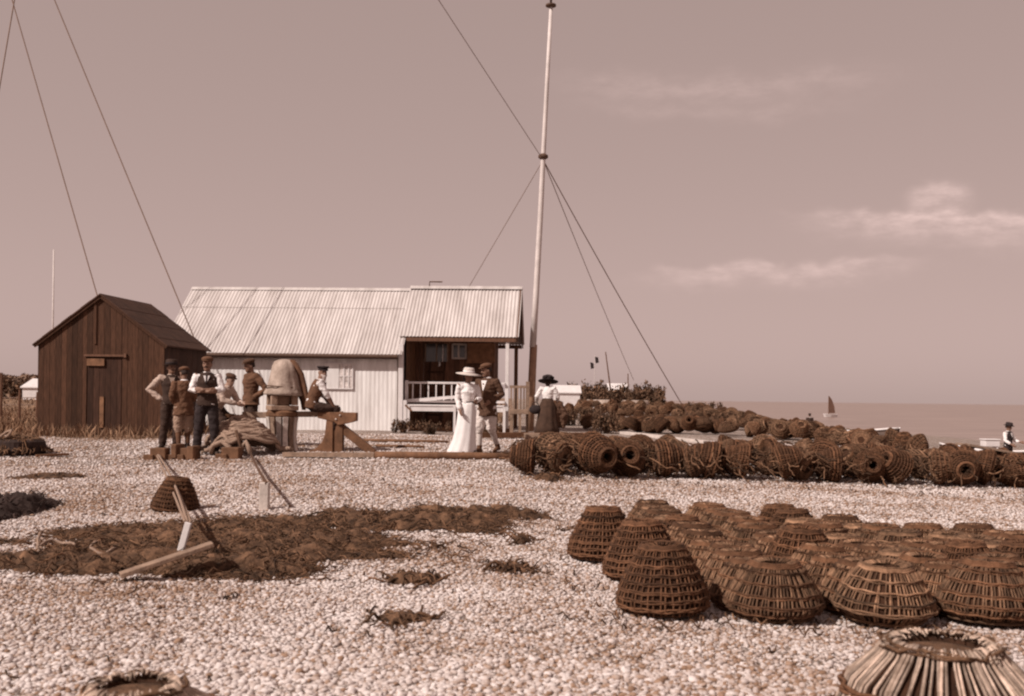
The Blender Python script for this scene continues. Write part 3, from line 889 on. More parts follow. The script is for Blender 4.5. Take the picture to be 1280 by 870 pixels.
# back wall of the porch and the room behind it
WB, UR = 2.2, 2.5
mb = MB(); planks(mb, lambda x: vz + slope * (WB - VE) - .05 if True else 0, .05, UR, hz - .1, .16, 'x', WB); mb.build('porch_wall', M['dark_wood'], hut)
mb = MB()
planks(mb, lambda x: vz + slope * (min(x, 2 * RW - x) - VE) - .06, WB + .03, 2 * RW - VE - .15, hz - .1, .16, 'y', UR - .03)
mb.box((.05, 2 * RW - VE - .2, hz - .1), (UR - .05, 2 * RW - VE - .17, vz - .1)); mb.build('room_wall', M['dark_wood'], hut)
mb = MB(); planks(mb, lambda y: vz + slope * (y - VE) - .05, VE + .05, WB, hz - .1, .15, 'y', .05); mb.build('porch_side_wall', M['timber'], hut)
mb = MB(); mb.box((.08, VE, hz - .1), (U1 - .25, WB, hz + .10)); mb.build('porch_floor', M['timber'], hut)
# window, notice board in the porch wall
def uz(px, py, w): p = at(px, py, 30 + w); return p.x - O.x - w * math.sin(R(3)) + .0, p.z
ua, za = uz(565, 449, WB); ub, zb = uz(584, 430, WB)
mb = MB(); mb.box((ua, WB - .05, za), (ub, WB - .015, zb)); pw = mb.build('porch_window', M['pale_wood'], hut)
mb = MB(); mb.box((ua + .05, WB - .053, za + .05), (ua + .19, WB - .049, zb - .05)); mb.box((ua + .24, WB - .053, za + .05), (ub - .05, WB - .049, zb - .05)); mb.build('pane', M['glass'], pw)
ua, za = uz(584, 452, WB - .3); ub, zb = uz(617, 430, WB - .3)
mb = MB(); mb.tone = 1; mb.box((ua, WB - .20, za), (ub, WB - .16, zb + .02)); mb.box((ua - .04, WB - .21, za - .05), (ub + .03, WB - .155, za)); mb.box((ub, WB - .21, za - .04), (ub + .04, WB - .155, zb)); mb.build('notice_board', M['timber'], hut)
mb = MB()
ua, za = uz(532, 452, WB); ub, zb = uz(560, 430, WB)
mb.box((ua, WB - .03, za), (ub, WB - .012, zb)); wn = mb.build('dark_window', M['glass'], hut)
mb = MB()
for k in (0, .5, 1): mb.box((ua + (ub - ua) * k - .02, WB - .045, za), (ua + (ub - ua) * k + .02, WB - .031, zb))
mb.build('glazing_bar', M['wood'], wn)
mb = MB()
for px, y0, y1, r_ in ((553, 431, 452, .045), (549, 452, 458, .03)):
    u, za = uz(px, y1, WB - .1); _, zb = uz(px, y0, WB - .1)
    mb.tube([(u, WB - .07, za), (u + .02, WB - .1, (za + zb) / 2), (u, WB - .07, zb)], [r_ * 1.2, r_, r_ * .7], 8, ry=.02)
tag(mb.build('towel', M['white_cloth'], None, smooth=True), 'white towel hung on the dark wall of the porch', 'towel')
tw = bpy.data.objects['towel']; tw.location = hut.location; tw.rotation_euler = hut.rotation_euler
# posts
def hutpt(px, w, py=None):
    u = at(px, 480, 30 + w).x - O.x - w * math.sin(R(3)); return u
uf, ub_ = hutpt(634, VE + .12), hutpt(645, 2 * RW - VE - .1)
mb = MB(); mb.box((uf - .05, VE + .06, hz - .15), (uf + .05, VE + .16, vz - .06)); mb.build('post', M['white_paint'], hut, bevel=.006)
mb = MB(); mb.box((ub_ - .06, 2 * RW - VE - .2, hz - .15), (ub_ + .06, 2 * RW - VE - .08, vz - .06)); mb.build('post', M['timber'], hut, bevel=.006)
# white railing along the porch front
rl = thing('railing', 'white wooden railing of thin balusters in front of the porch', 'railing', hut.location, -R(3))
wr = VE + .02
rz_ = lambda py: at(560, py, 30 + wr).z
ra, rb = hutpt(509, wr), uf - .055
mb = MB(); mb.box((ra, wr - .04, rz_(480)), (rb, wr + .03, rz_(477.5))); mb.build('top_rail', M['white_paint'], rl, bevel=.005)
mb = MB(); mb.box((ra, wr - .03, rz_(503.5)), (rb, wr + .03, rz_(500.5))); mb.build('bottom_rail', M['white_paint'], rl, bevel=.005)
k = 0
x = ra + .17
while x < rb:
    mb = MB(); mb.box((x - .018, wr - .018, rz_(501)), (x + .018, wr + .018, rz_(479.5))); mb.build('baluster', M['white_paint'], rl); x += .228
mb = MB(); mb.box((ra - .06, wr - .05, hz - .1), (ra + .03, wr + .04, rz_(476))); mb.build('end_post', M['white_paint'], rl, bevel=.005)
# white bench in front of the railing
bn = thing('bench', 'long white bench before the porch railing, behind the couple', 'bench', hut.location, -R(3))
wb0, wb1 = wr - .5, wr - .07
bz = at(560, 506, 30).z
mb = MB(); mb.box((ra - .02, wb0, bz - .05), (rb + .02, wb1, bz)); mb.build('seat', M['white_paint'], bn, bevel=.008)
mb = MB(); mb.box((ra + .02, wb0 + .02, bz - .19), (rb - .02, wb0 + .05, bz - .052)); mb.build('apron', M['white_paint'], bn)
mb = MB(); mb.bar((ra + .02, wb1 - .04, bz + .10), (ra + 1.9, wb1 - .04, bz + .27), .03, .09); mb.build('slanting_rail', M['white_paint'], bn)
for px in (511, 569, 631):
    u = hutpt(px, wb0); mb = MB(); mb.box((u - .035, wb0 - .012, hz - .1), (u + .035, wb0 + .06, bz - .051)); mb.build('leg', M['white_paint'], bn)
mb = MB(); mb.box((ra - .03, wb0 - .016, hz - .1), (ra + .07, wb0 - .013, bz + .12)); mb.build('end_board', M['white_paint'], bn)
mb = MB(); mb.bar((ra + .03, wb0 - .02, bz - .02), (ra + .22, wb0 - .02, bz - .19), .02, .05); mb.build('bracket', M['timber'], bn)
# grey bench at the right of the porch
Yb = 29.4
b2 = thing('bench', 'grey wooden bench with a slatted back beside the porch post', 'bench', (0, 0, 0))
def bx(mb, x0, y0, x1, y1, Y, d): a, b = at(x0, y1, Y), at(x1, y0, Y); mb.box((a.x, Y, a.z), (b.x, Y + d, b.z))
mb = MB(); bx(mb, 636, 512, 661, 517.5, Yb, .45); mb.build('seat', M['wood'], b2, bevel=.008)
mb = MB(); bx(mb, 637, 482, 661, 485, Yb + .44, .05); mb.build('top_rail', M['wood'], b2)
for px in (639, 643, 647, 651, 655):
    mb = MB(); mb.tone = rnd.random(); bx(mb, px - 1.1, 485, px + 1.1, 512, Yb + .445, .03); mb.build('slat', M['wood'], b2)
mb = MB(); bx(mb, 657, 477, 662, 513, Yb + .42, .08); mb.build('back_post', M['wood'], b2)
for px, dy in ((650, 0), (659, .38), (639, 0), (640, .38)):
    a = at(px - 1.7, 517.5, Yb + dy); b = at(px + 1.7, 517.5, Yb + dy); mb = MB(); mb.box((a.x, Yb + dy + .01, g(a.x, Yb) - .05), (b.x, Yb + dy + .07, a.z)); mb.build('leg', M['wood'], b2)
# flue bracket on the ridge
ur = at(541, 357, 32.5).x - O.x - .13
mb = MB(); mb.tube([(ur - .1, RW, RZ + .06), (ur - .1, RW, RZ + .25), (ur + .3, RW, RZ + .25)], .022, 6); mb.build('ridge_bracket', M['iron'], hut)
# ladder-like rack standing inside the porch
lad = thing('rack', 'dark open rack leaning on the porch wall behind the railing', 'rack', hut.location, -R(3))
ul, zl = uz(533, 500, WB - .2); uh, zh = uz(556, 452, WB - .2)
for u in (ul, uh - .1):
    mb = MB(); mb.bar((u, WB - .35, hz + .1), (u + .1, WB - .1, zh), .05, .05); mb.build('upright', M['tarred_dark_shade'], lad)
for k in range(5):
    z = hz + .45 + k * .33
    mb = MB(); mb.bar((ul, WB - .33 + k * .05, z), (uh - .02, WB - .33 + k * .05, z), .03, .05); mb.build('rung', M['tarred_dark_shade'], lad)


# ------------------------------------------------------------------ mast and stays
MY = 31.5
mast = thing('mast', 'tall white signal mast beside the porch, set in a brown wooden foot', 'mast', (0, 0, 0))
mbx = lambda px, py: at(px, py, MY)
b0 = mbx(662, 530); b0.z = g(b0.x, b0.y) - .2
mb = MB(); mb.tube([b0, mbx(667, 431)], [.125, .115], 14); mb.build('mast_foot', M['mast_brown'], mast, smooth=True)
mb = MB()
mb.tube([mbx(666, 434) + Vector((0, -.03, 0)), mbx(670, 370), mbx(676, 260), mbx(679, 197), mbx(684, 100), mbx(689, 6)], [.104, .092, .082, .073, .063, .053], 14)
mb.build('mast_pole', M['mast_white'], mast, smooth=True)
mb = MB(); a = mbx(679, 196); mb.lathe([(.08, -.08), (.15, -.03), (.15, .04), (.08, .09)], 12, Matrix.Translation(a)); mb.build('mast_band', M['iron'], mast, smooth=True)
mb = MB(); a = mbx(688.6, 7); mb.lathe([(.08, -.05), (.16, -.02), (.16, .03), (.06, .06)], 12, Matrix.Translation(a)); mb.tube([a, mbx(689.5, -60)], .035, 8); mb.build('mast_cap', M['iron'], mast, smooth=True)
mb = MB(); mb.bar(mbx(676, -8) , mbx(690, -8), .05, .05); mb.bar(mbx(668, -3), mbx(690, -8), .05, .06); mb.build('spreader', M['iron'], mast)


def stay(parent, a, b, r_, m, sag=.0, name='stay'):
    mb = MB(); pts = [a.lerp(b, i / 20) - Vector((0, 0, sag * 4 * (i / 20) * (1 - i / 20))) for i in range(21)]
    mb.tube(pts, r_, 6); return mb.build(name, m, parent, smooth=True)


hd = mbx(679, 200)
e = at(872, 503, 36); e.z = g(e.x, e.y); stay(mast, hd, e, .015, M['wire'], .1)
e = at(792, 475, 60); stay(mast, hd, e, .014, M['wire'], .1)
e = at(583, 364, 35.2); e2 = hd + (e - hd) * 1.6; stay(mast, hd, e2, .010, M['wire'])
stay(mast, hd, at(-20, -870, 20), .010, M['wire'], .0)
m2 = thing('mast', 'tall second mast whose stays come down behind the tarred shed', 'mast', (-17.2, 30, 0))
mt = at(-107, -424, 30)
mb = MB(); mb.tube([(mt.x + 17.2, 0, .3), (mt.x + 17.2, 0, mt.z)], [.18, .09], 12); mb.build('mast_pole', M['mast_white'], m2, smooth=True)
for (px, py, Y, r_) in ((122, 371, 27.8, .015), (240, 416, 28.6, .016), (-40, 390, 27, .014)):
    e = at(px, py, Y); e2 = mt + (e - mt) * 1.12
    o = stay(m2, mt, e2, r_, M['wire']); o.location = -Vector(m2.location)
a, b = at(18, 0, 22), at(-2, 118, 22)
mb = MB(); d = b - a; mb.tube([a - d * 2.5, b + d * 3.2], .012, 6); tag(mb.build('halyard', M['wire'], smooth=True), 'thin slanting line in the top left corner of the sky', 'rope')
p = at(65, 495, 45); mb = MB(); mb.tube([(p.x, 45, g(p.x, 45)), (p.x, 45, at(65, 312, 45).z)], [.045, .03], 8)
tag(mb.build('pole', M['mast_white'], smooth=True), 'thin white pole rising behind the left slope of the shed', 'pole')


# ------------------------------------------------------------------ capstan
CY = 20.4
pm = F / CY
cc = gp(352, 566); cc = at(352, 566, CY); cc.z = g(cc.x, CY)
cap = thing('capstan', 'old wooden beach capstan with staved drum and braced beam', 'capstan', cc)
def cx(px): return (px - 352) / pm
def cz(py): return at(352, py, CY).z - cc.z
zt, zb = cz(521), cz(562)
nst = 14
for i in range(nst):
    t = 2 * math.pi * (i + .5) / nst
    mb = MB(); mb.tone = rnd.random()
    w = .057
    prof = [(.30, zb - .02), (.265, zb + .12), (.25, (zt + zb) / 2), (.265, zt - .12), (.285, zt)]
    vs, fs = [], []
    for rr, z in prof:
        for dr, dw in ((-.04, -w), (-.04, w), (.03, w), (.03, -w)):
            d = Vector((math.cos(t), math.sin(t), 0)); e = Vector((-math.sin(t), math.cos(t), 0))
            vs.append(d * (rr + dr) + e * dw * rr / .28 * .93 + Vector((0, 0, z)))
    for k in range(4):
        for j in range(4):
            fs.append((k * 4 + j, k * 4 + (j + 1) % 4, (k + 1) * 4 + (j + 1) % 4, (k + 1) * 4 + j))
    fs += [(3, 2, 1, 0), (16, 17, 18, 19)]
    mb.add(vs, fs); mb.build('stave', M['pale_wood'] if i % 3 else M['wood'], cap, bevel=.006)
mb = MB(); mb.lathe([(.22, zb - .1), (.22, zt)], 20); mb.build('barrel_core', M['timber'], cap)
mb = MB(); mb.lathe([(.29, zt), (.31, zt + .02), (.31, zt + .09), (.27, zt + .13)], 28); mb.build('whelp_ring', M['timber'], cap)
z0, z1 = zt + .13, cz(494)
hb = MB(); s_ = .20
hb.tone = .8
for sx in (-1, 1):
    for sy in (-1, 1):
        hb.box((sx * s_ - .06, sy * s_ - .06, z0 + .1), (sx * s_ + .06, sy * s_ + .06, z1))
hb.box((-.27, -.27, z0), (.27, .27, z0 + .09)); hb.box((-.268, -.268, z1), (.268, .268, z1 + .06)); hb.box((-.12, -.12, z0 + .09), (.12, .12, z1))
ho = hb.build('capstan_head', M['wood'], cap, bevel=.012); ho.rotation_euler = (0, 0, R(24))
# the canvas hood lies over the head: a thing of its own
zc0, zc1 = cz(493), cz(450)
def wob(t, i): return 1 + .04 * math.sin(3 * t + 1) + .03 * math.sin(7 * t + i * .5) + .03 * math.sin(13 * t + i * .7) + rnd.uniform(-.012, .012)
prof = [(.385, zc0 - .02), (.395, zc0 + .02), (.37, zc0 + .06), (.335, zc0 + .14), (.31, zc0 + .26), (.29, zc0 + .40), (.262, zc1 - .12), (.225, zc1 - .04), (.15, zc1 + .0), (.05, zc1 + .02)]
mb = MB(); mb.lathe(prof, 44, None, False, wob)
tarp = thing('canvas_hood', 'pale canvas hood draped over the capstan head', 'cover', cc)
o = mb.build('hood_cloth', M['canvas'], tarp, smooth=True); o.rotation_euler = (R(0), R(2), R(20))
mb = MB(); mb.tube([(.17, -.1, zc1 - .01), (.30, .02, zc0 + .4), (.37, .05, zc0 + .1), (.44, .0, zc0 - .12), (.42, 0, zc0 - .3)], [.16, .20, .19, .15, .06], 10, ry=[.04, .06, .07, .05, .02])
lb_ = MB(); lb_.tube([((.338 + .012 * math.sin(3 * t_ + 1.3)) * math.cos(t_), (.338 + .012 * math.sin(3 * t_ + 1.3)) * math.sin(t_), zc0 + .15 + .015 * math.sin(2 * t_)) for t_ in [i * 6.2832 / 40 for i in range(41)]], .013, 6); lb_.build('hood_lashing', M['rope_dark'], tarp, smooth=True)
mb.build('loose_flap', M['brown_cloth'], tarp, smooth=True)
# beam, support frame on the right
bz0, bz1 = cz(523), cz(514)
mb = MB(); mb.tone = .6; mb.box((cx(303), -.07, bz0 + .005), (cx(345), .06, bz1 - .02)); mb.build('capstan_bar', M['wood'], cap, bevel=.01)
mb = MB(); mb.tone = .5; mb.bar((cx(352), .05, (bz0 + bz1) / 2 + .01), (cx(428), -.02, (bz0 + bz1) / 2 + .03), .13, .11); mb.build('capstan_bar', M['wood'], cap, bevel=.01)
fr = []
mb = MB(); mb.tone = .7
mb.prism([(cx(398), -.14, bz1), (cx(446), -.14, bz1 - .01), (cx(446), -.14, bz0 - .03), (cx(440), -.14, bz0 - .06), (cx(424), -.14, bz0 - .12), (cx(418), -.14, bz0 - .05), (cx(398), -.14, bz0 + .02)], (0, 0, 0), (0, .26, 0))
mb.build('head_beam', M['timber'], cap, bevel=.012)
zb0 = cz(569)
kn = [(cx(409), bz0 + .01), (cx(417), bz0 + .01), (cx(417), zb0), (cx(387), zb0), (cx(387), zb0 + .09), (cx(396), zb0 + .15), (cx(404), zb0 + .28), (cx(407), zb0 + .42)]
mb = MB(); mb.tone = .8; mb.prism([(x, -.13, z) for x, z in kn], (0, 0, 0), (0, .12, 0)); mb.build('knee', M['timber'], cap, bevel=.01)
mb = MB(); mb.tone = .35; mb.box((cx(417) + .004, -.10, zb0), (cx(429), .12, bz0 - .07)); mb.build('post', M['timber'], cap, bevel=.01)
mb = MB(); mb.tone = .4; mb.bar((cx(426), 0.0, bz0 - .16), (cx(467), 0.0, zb0 + .06), .16, .16); mb.build('brace', M['timber'], cap, bevel=.012)
mb = MB(); mb.tone = .25; mb.box((cx(322), -.2, zb0 - .12), (cx(476), .2, zb0 - .001)); mb.build('sill', M['timber'], cap, bevel=.012)
mb = MB(); mb.tone = .5; mb.box((cx(322), -.55, zb0 - .15), (cx(348), -.21, zb0 + .05)); mb.build('block', M['timber'], cap, bevel=.012)
mb = MB(); mb.tone = .5
for px, py in ((426, 518), (421, 523)): mb.ball((cx(px), -.145, cz(py)), .02, 8, 5)
mb.build('bolt', M['pale_wood'], cap, smooth=True)
# rope pile
rp0 = gp(302, 570); RY = 19.6
rc = at(302, 570, RY); rc.z = g(rc.x, RY)
mb = MB()
pile = lambda x, y: .50 * max(0, 1 - (x / .72) ** 2 - (y / .55) ** 2) ** .6
for k in range(21):
    f = 1 - k / 22
    ph = rnd.uniform(0, 6.28); ox, oy = rnd.uniform(-.08, .08), rnd.uniform(-.06, .06)
    pts = []
    for i in range(33):
        t = ph + 6.0 * i / 32
        q = f * (.98 + .06 * math.sin(2 * t + k))
        x, y = .68 * q * math.cos(t) + ox, .5 * q * math.sin(t) + oy
        pts.append((x, y, pile(x, y) + .03 + .03 * math.sin(3 * t + k * 2) + .007 * k))
    mb.tube(pts, .037, 8)
for k in range(13):          # turns hanging over the front
    x0 = -.6 + k * .075
    pts = []
    for i in range(15):
        t = i / 14
        x = x0 + .75 * t + .08 * math.sin(t * 5 + k); y = -.46 + .055 * k + .05 * math.sin(t * 6.3 + k)
        pts.append((x * .95, y, pile(x, y) + .07 + .03 * math.sin(4 * t + k)))
    mb.tube(pts, .037, 8)
pts = [(-.62, -.2, .12), (-.75, -.4, .06), (-.86, -.5, .05), (-.98, -.42, .04), (-1.0, -.3, .05)]
mb.tube(pts, .045, 8)
for x0, x1 in ((-.45, -.05), (.1, .3)):
    pts = [(x0, -.45, .03), (x0 + .05, -.5, .16), ((x0 + x1) / 2, -.48, .24), (x1 - .04, -.52, .14), (x1, -.55, .02)]
    mb.tube(pts, .045, 8)
rope = mb.build('rope_pile', M['rope'], smooth=True, loc=rc); tag(rope, 'big pile of thick pale rope heaped left of the capstan', 'rope')
mb = MB(); mb.tube([rc + Vector(v) for v in ((.02, -.5, .45), (.1, -.52, .2), (.16, -.56, .04))], .03, 6); tag(mb.build('lashing', M['rope_dark'], smooth=True), 'dark lashing crossing the front of the rope pile', 'rope')
for px, w, lab in ((290, 22, 'squared timber block under the front of the rope pile'), (200, 20, 'rough timber stump below the man with hands on hips'), (233, 30, 'low broken timber frame by the feet of two men')):
    p = gp(px, 573 if px > 260 else 574); ww = w / F * p.y
    mb = MB(); mb.tone = .4; mb.box((-ww / 2, -.12, -.05), (ww / 2, .12, .2)); mb.box((-ww / 2 - .1, -.16, -.05), (ww / 2 - .2, -.10, .09))
    if px == 233: mb.box((-ww / 2, -.18, .02), (-ww / 2 + .1, .2, .27)); mb.box((ww / 2 - .12, -.2, .0), (ww / 2, .12, .24))
    tag(mb.build('timber_block', M['timber'], None, bevel=.015, loc=p, rz=rnd.uniform(-.2, .2)), lab, 'timber')
# spars on the ground
def spar(px0, py0, px1, py1, r_, m, label, up=.06, sq=False):
    a, b = gp(px0, py0), gp(px1, py1)
    a.z += up; b.z += up
    mb = MB()
    if sq: mb.bar(a, b, r_ * 2.4, r_ * 1.6)
    else: mb.tube([a, a.lerp(b, .3), a.lerp(b, .7), b], [r_ * .9, r_, r_, r_ * .8], 10)
    o = mb.build('spar', m, None, smooth=not sq); tag(o, label, 'timber'); return o


spar(468, 573, 655, 575, .075, M['timber'], 'long brown spar lying on the shingle before the strolling couple')
spar(354, 572, 468, 573, .05, M['wood'], 'pale squared timber along the foot of the capstan frame', sq=True)
spar(598, 549, 742, 549, .08, M['timber'], 'long squared timber on the shingle behind the couple', sq=True, up=.1)
spar(455, 552, 560, 554, .04, M['timber'], 'thin rail lying on the shingle before the white wall', up=.03)
spar(470, 559, 530, 560, .03, M['timber'], 'short thin rail lying right of the capstan brace', up=.03)
a, b = at(779, 541, 21.5), at(884, 553, 19.5)
mb = MB(); mb.bar(a, b, .2, .06); tag(mb.build('plank', M['pale_wood'], bevel=.008), 'long bleached plank lying along the top of the pot heap', 'plank')
mb = MB(); p = gp(668, 562); mb.box((-.22, -.15, 0), (.12, .15, .34)); tag(mb.build('timber_block', M['wood'], None, bevel=.012, loc=p), 'pale timber block behind the left end of the pot heap', 'timber')


# ------------------------------------------------------------------ lobster pots


PROF_TALL = [(.285, 0.0), (.312, .04), (.315, .08), (.29, .16), (.255, .24), (.215, .32), (.17, .40), (.15, .425)]
PROF_FLAT = [(.235, 0.0), (.30, .05), (.33, .08), (.305, .14), (.272, .20), (.235, .26), (.19, .325), (.165, .35)]


def pot_r(z, PROF):
    for (r0, z0), (r1, z1) in zip(PROF, PROF[1:]):
        if z <= z1: return r0 + (r1 - r0) * (z - z0) / (z1 - z0)
    return PROF[-1][0]


def make_pot(seed, nrod, bands, m_rod, m_band, PROF, rod_r=.0085):
    rr = random.Random(seed)
    root = thing('lobster_pot', 'x', 'lobster pot')
    mb = MB()
    for i in range(nrod):
        t = 2 * math.pi * (i + rr.uniform(-.25, .25)) / nrod
        mb.tone = rr.random()
        tw = rr.uniform(-.05, .05)
        pts = []
        for r_, z in PROF:
            q = r_ * (1 + rr.uniform(-.015, .02)); a = t + tw * z / .47 + rr.uniform(-.012, .012)
            pts.append((q * math.cos(a), q * math.sin(a), z + rr.uniform(-.004, .004)))
        k = pts[-1]
        pts.append((k[0] * .8, k[1] * .8, k[2] + .015)); pts.append((k[0] * .55, k[1] * .55, k[2]))
        mb.tube(pts, [rod_r * s for s in (1.1, 1.1, 1, 1, .9, .9, .8, .8, .8, .7)], 5, caps=False)
    # base: wicker disc with rings and spokes
    for k, q in enumerate((.26, .235, .205, .175, .145, .115)):
        n = 28; mb.tone = rr.random()
        mb.tube([(q * math.cos(2 * math.pi * j / n), q * math.sin(2 * math.pi * j / n), .004 * (j % 2)) for j in range(n + 1)], .011, 5, caps=False)
    mb.build('wicker_rods', m_rod, root, smooth=True)
    for z in bands:
        b = MB(); n = 48
        for dz in (-.007, .007):
            b.tone = rr.random()
            ph = rr.random() * 6
            b.tube([((pot_r(z, PROF) + .006 + .007 * math.sin(j * math.pi + ph)) * math.cos(2 * math.pi * j / n), (pot_r(z, PROF) + .006 + .007 * math.sin(j * math.pi + ph)) * math.sin(2 * math.pi * j / n), z + dz + .004 * math.sin(j * 1.3 + ph)) for j in range(n + 1)], .0075, 5, caps=False)
        b.build('woven_band', m_band, root, smooth=True)
    b = MB(); n = 32
    RT, ZT = PROF[-1]
    for dz, q in ((0, RT), (.012, RT - .008), (-.012, RT + .008)):
        b.tone = rr.random(); b.tube([(q * math.cos(2 * math.pi * j / n), q * math.sin(2 * math.pi * j / n), ZT + .005 + dz + .004 * math.sin(j * 1.7)) for j in range(n + 1)], .011, 5, caps=False)
    b.build('top_hoop', m_band, root, smooth=True)
    # solid dark lining added behind the rods to block light, with the funnel neck
    b = MB()
    b.lathe([(r_ - .014, z) for r_, z in PROF] + [(RT * .62, ZT - .005), (RT * .52, ZT - .07), (.06, ZT - .19)] + [(.05, ZT - .19), (RT * .46, ZT - .075), (RT * .58, ZT - .02), (RT - .02, ZT - .02)] + [(r_ - .022, z + .01) for r_, z in PROF[::-1]], 28, None, True)
    if seed > 1: b.lathe([(.012, ZT - .045), (RT * .62, ZT - .035), (RT * .62, ZT - .027), (.012, ZT - .035)], 20)
    b.lathe([(.02, .012), (.10, .008), (.245, .008), (.245, .016), (.02, .02)], 28)
    b.build('netting', M['netting'], root, smooth=True)
    return root


potA = make_pot(1, 46, (.04, .095, .15, .205, .26, .315, .37), M['wicker'], M['wicker'], PROF_TALL, .0065)
potB = make_pot(2, 76, (.05, .10, .165, .24, .31), M['wicker_pale'], M['wicker'], PROF_FLAT, .0068)
potC = make_pot(3, 64, (.08, .14, .21, .28), M['wicker_pale'], M['wicker_pale'], PROF_FLAT, .0066)
used = set()
ZR = [Vector((r_ * math.cos(t), r_ * math.sin(t), z)) for r_, z in PROF_FLAT + [(.16, .41)] for t in [i * 6.283 / 12 for i in range(12)]]


def put_pot(proto, x, y, label, group, rot=(0, 0, 0), lift=0.0, s=1.0, parts=True):
    if proto not in used: o = proto; used.add(proto)
    else: o = copy_tree(proto)
    o.rotation_euler = rot; o.scale = (s, s, s * rnd.uniform(.94, 1.05))
    m = Euler(rot).to_matrix()
    lo_ = min((m @ (v * s)).z for v in ZR)
    o.location = (x, y, g(x, y) - lo_ + lift)
    tag(o, label, 'lobster pot', group)
    return o


ORD = ['first', 'second', 'third', 'fourth', 'fifth', 'sixth', 'seventh', 'eighth', 'ninth', 'tenth', 'eleventh', 'twelfth', 'thirteenth', 'fourteenth', 'fifteenth', 'sixteenth', 'seventeenth', 'eighteenth', 'nineteenth', 'twentieth', 'twenty-first', 'twenty-second', 'twenty-third', 'twenty-fourth', 'twenty-fifth', 'twenty-sixth', 'twenty-seventh', 'twenty-eighth', 'twenty-ninth', 'thirtieth']
GA = 'upright lobster pots set out in files'
for x, y, lab in ((1.04, 7.05, 'dark latticed lobster pot standing nearest, at the corner of the array'), (1.06, 8.35, 'dark upright pot in the middle of the short left file'), (.82, 9.2, 'dark upright pot standing farthest left of all the upright pots')):
    put_pot(potA, x, y, lab, GA, (rnd.uniform(-.03, .03), rnd.uniform(-.03, .03), rnd.uniform(0, 6)), .03, .98)
for c, (x0, y0, n) in enumerate(((1.76, 7.0, 12), (2.50, 6.98, 12), (3.18, 7.0, 11), (3.80, 7.15, 10), (4.38, 7.4, 8), (4.90, 7.9, 7))):
    for k in range(n):
        y = y0 + k * .345 + rnd.uniform(-.03, .03); x = x0 - (.085 + .03 * c) * k * .345 + rnd.uniform(-.035, .035)
        pr = (potB, potC, potB, potC, potB, potA)[rnd.randrange(6 if k > 1 else 5)] if not (c < 2 and k == 0) else (potB, potC)[c]
        fr_ = 'nearest' if k == 0 else 'farthest' if k == n - 1 else ORD[k]
        lab = f'upright wicker pot, {fr_} of the {ORD[c]} long file from the left' if k in (0, n - 1) else f'upright wicker pot, {fr_} from the front in the {ORD[c]} long file from the left'
        put_pot(pr, x, y, lab, GA, (rnd.uniform(-.05, .05), rnd.uniform(-.05, .05), rnd.uniform(0, 6)), .03 if k == 0 else .0, rnd.uniform(.9, 1.0) if k else 1.0)
# heap of pots lying on their sides
GB = 'lobster pots heaped on their sides'
n = 17
for k in range(n):
    px = 668 + k * 38.5
    p = gp(px, 597 + 14 * max(0, (px - 800)) / 480)
    ax = rnd.uniform(R(55), R(100))
    yaw = rnd.uniform(-.6, .6) if k in (2, 3, 11, 14) else rnd.choice((-1, 1)) * rnd.uniform(.9, 2.3)
    fl = 1
    put_pot((potA, potB, potA, potA)[k % 4], p.x, p.y + .2, f'tilted pot in the front row of the long heap, {ORD[k]} from its left end', GB, (ax * fl, rnd.uniform(-.3, .3), yaw), rnd.uniform(-.02, .03), rnd.uniform(.86, 1.0))
for k in range(16):
    px = 690 + k * 40
    p = gp(px, 597 + 14 * max(0, (px - 800)) / 480)
    put_pot((potC, potA, potB, potA)[k % 4], p.x + rnd.uniform(-.1, .1), p.y + .95, f'pot lying in the second row of the long heap, {ORD[k]} from its left end', GB, (rnd.uniform(R(40), R(120)), rnd.uniform(-.4, .4), rnd.uniform(-2, 2)), .02, rnd.uniform(.86, 1.0))
for k in range(15):
    px = 700 + k * 42
    p = gp(px, 597 + 14 * max(0, (px - 800)) / 480)
    put_pot((potB, potA, potA, potC)[k % 4], p.x + rnd.uniform(-.15, .15), p.y + 1.55, f'pot lying in the back row of the long heap, {ORD[k]} from its left end', GB, (rnd.uniform(R(0), R(140)), rnd.uniform(-.5, .5), rnd.uniform(-2, 2)), .04, rnd.uniform(.86, 1.0))

mb = MB()
def hp_(x, y): return 1
for k in range(1700):
    if k < 1250:
        px = rnd.uniform(655, 1290); q = gp(px, 598 + 14 * max(0, (px - 800)) / 480); x, y = q.x, q.y + rnd.uniform(-.1, 2.0); z0 = g(x, y) + rnd.uniform(.15, .56)
    else:
        y = rnd.uniform(25, 50); x = 8.8 + .03 * max(0, y - 30) + rnd.uniform(-.6, .4); z0 = g(x, y) + rnd.uniform(.15, .42)
    a = rnd.uniform(0, 6.28); pts = []; st = rnd.uniform(.03, .08) * (1 if k < 1250 else 1.5)
    for i in range(8):
        pts.append((x, y, z0)); a += rnd.uniform(-.7, .7); x += math.cos(a) * st; y += math.sin(a) * st; z0 = max(g(x, y) + .02, z0 - rnd.uniform(-.02, .06))
    mb.tone = rnd.random(); mb.tube(pts, rnd.uniform(.006, .014), 4, caps=False)
tag(mb.build('netting_scraps', M['weed'], smooth=True), 'scraps of old line and weed caught over the heaped pots', 'netting', None, 'stuff')

# the lone pot in the weed and the two bleached baskets in the foreground
p = gp(213, 640)
put_pot(potA, p.x, p.y + .15, 'dark low pot standing alone behind the white stake in seaweed', 'lobster pots standing alone', (0, .1, 0), -.03, .85)


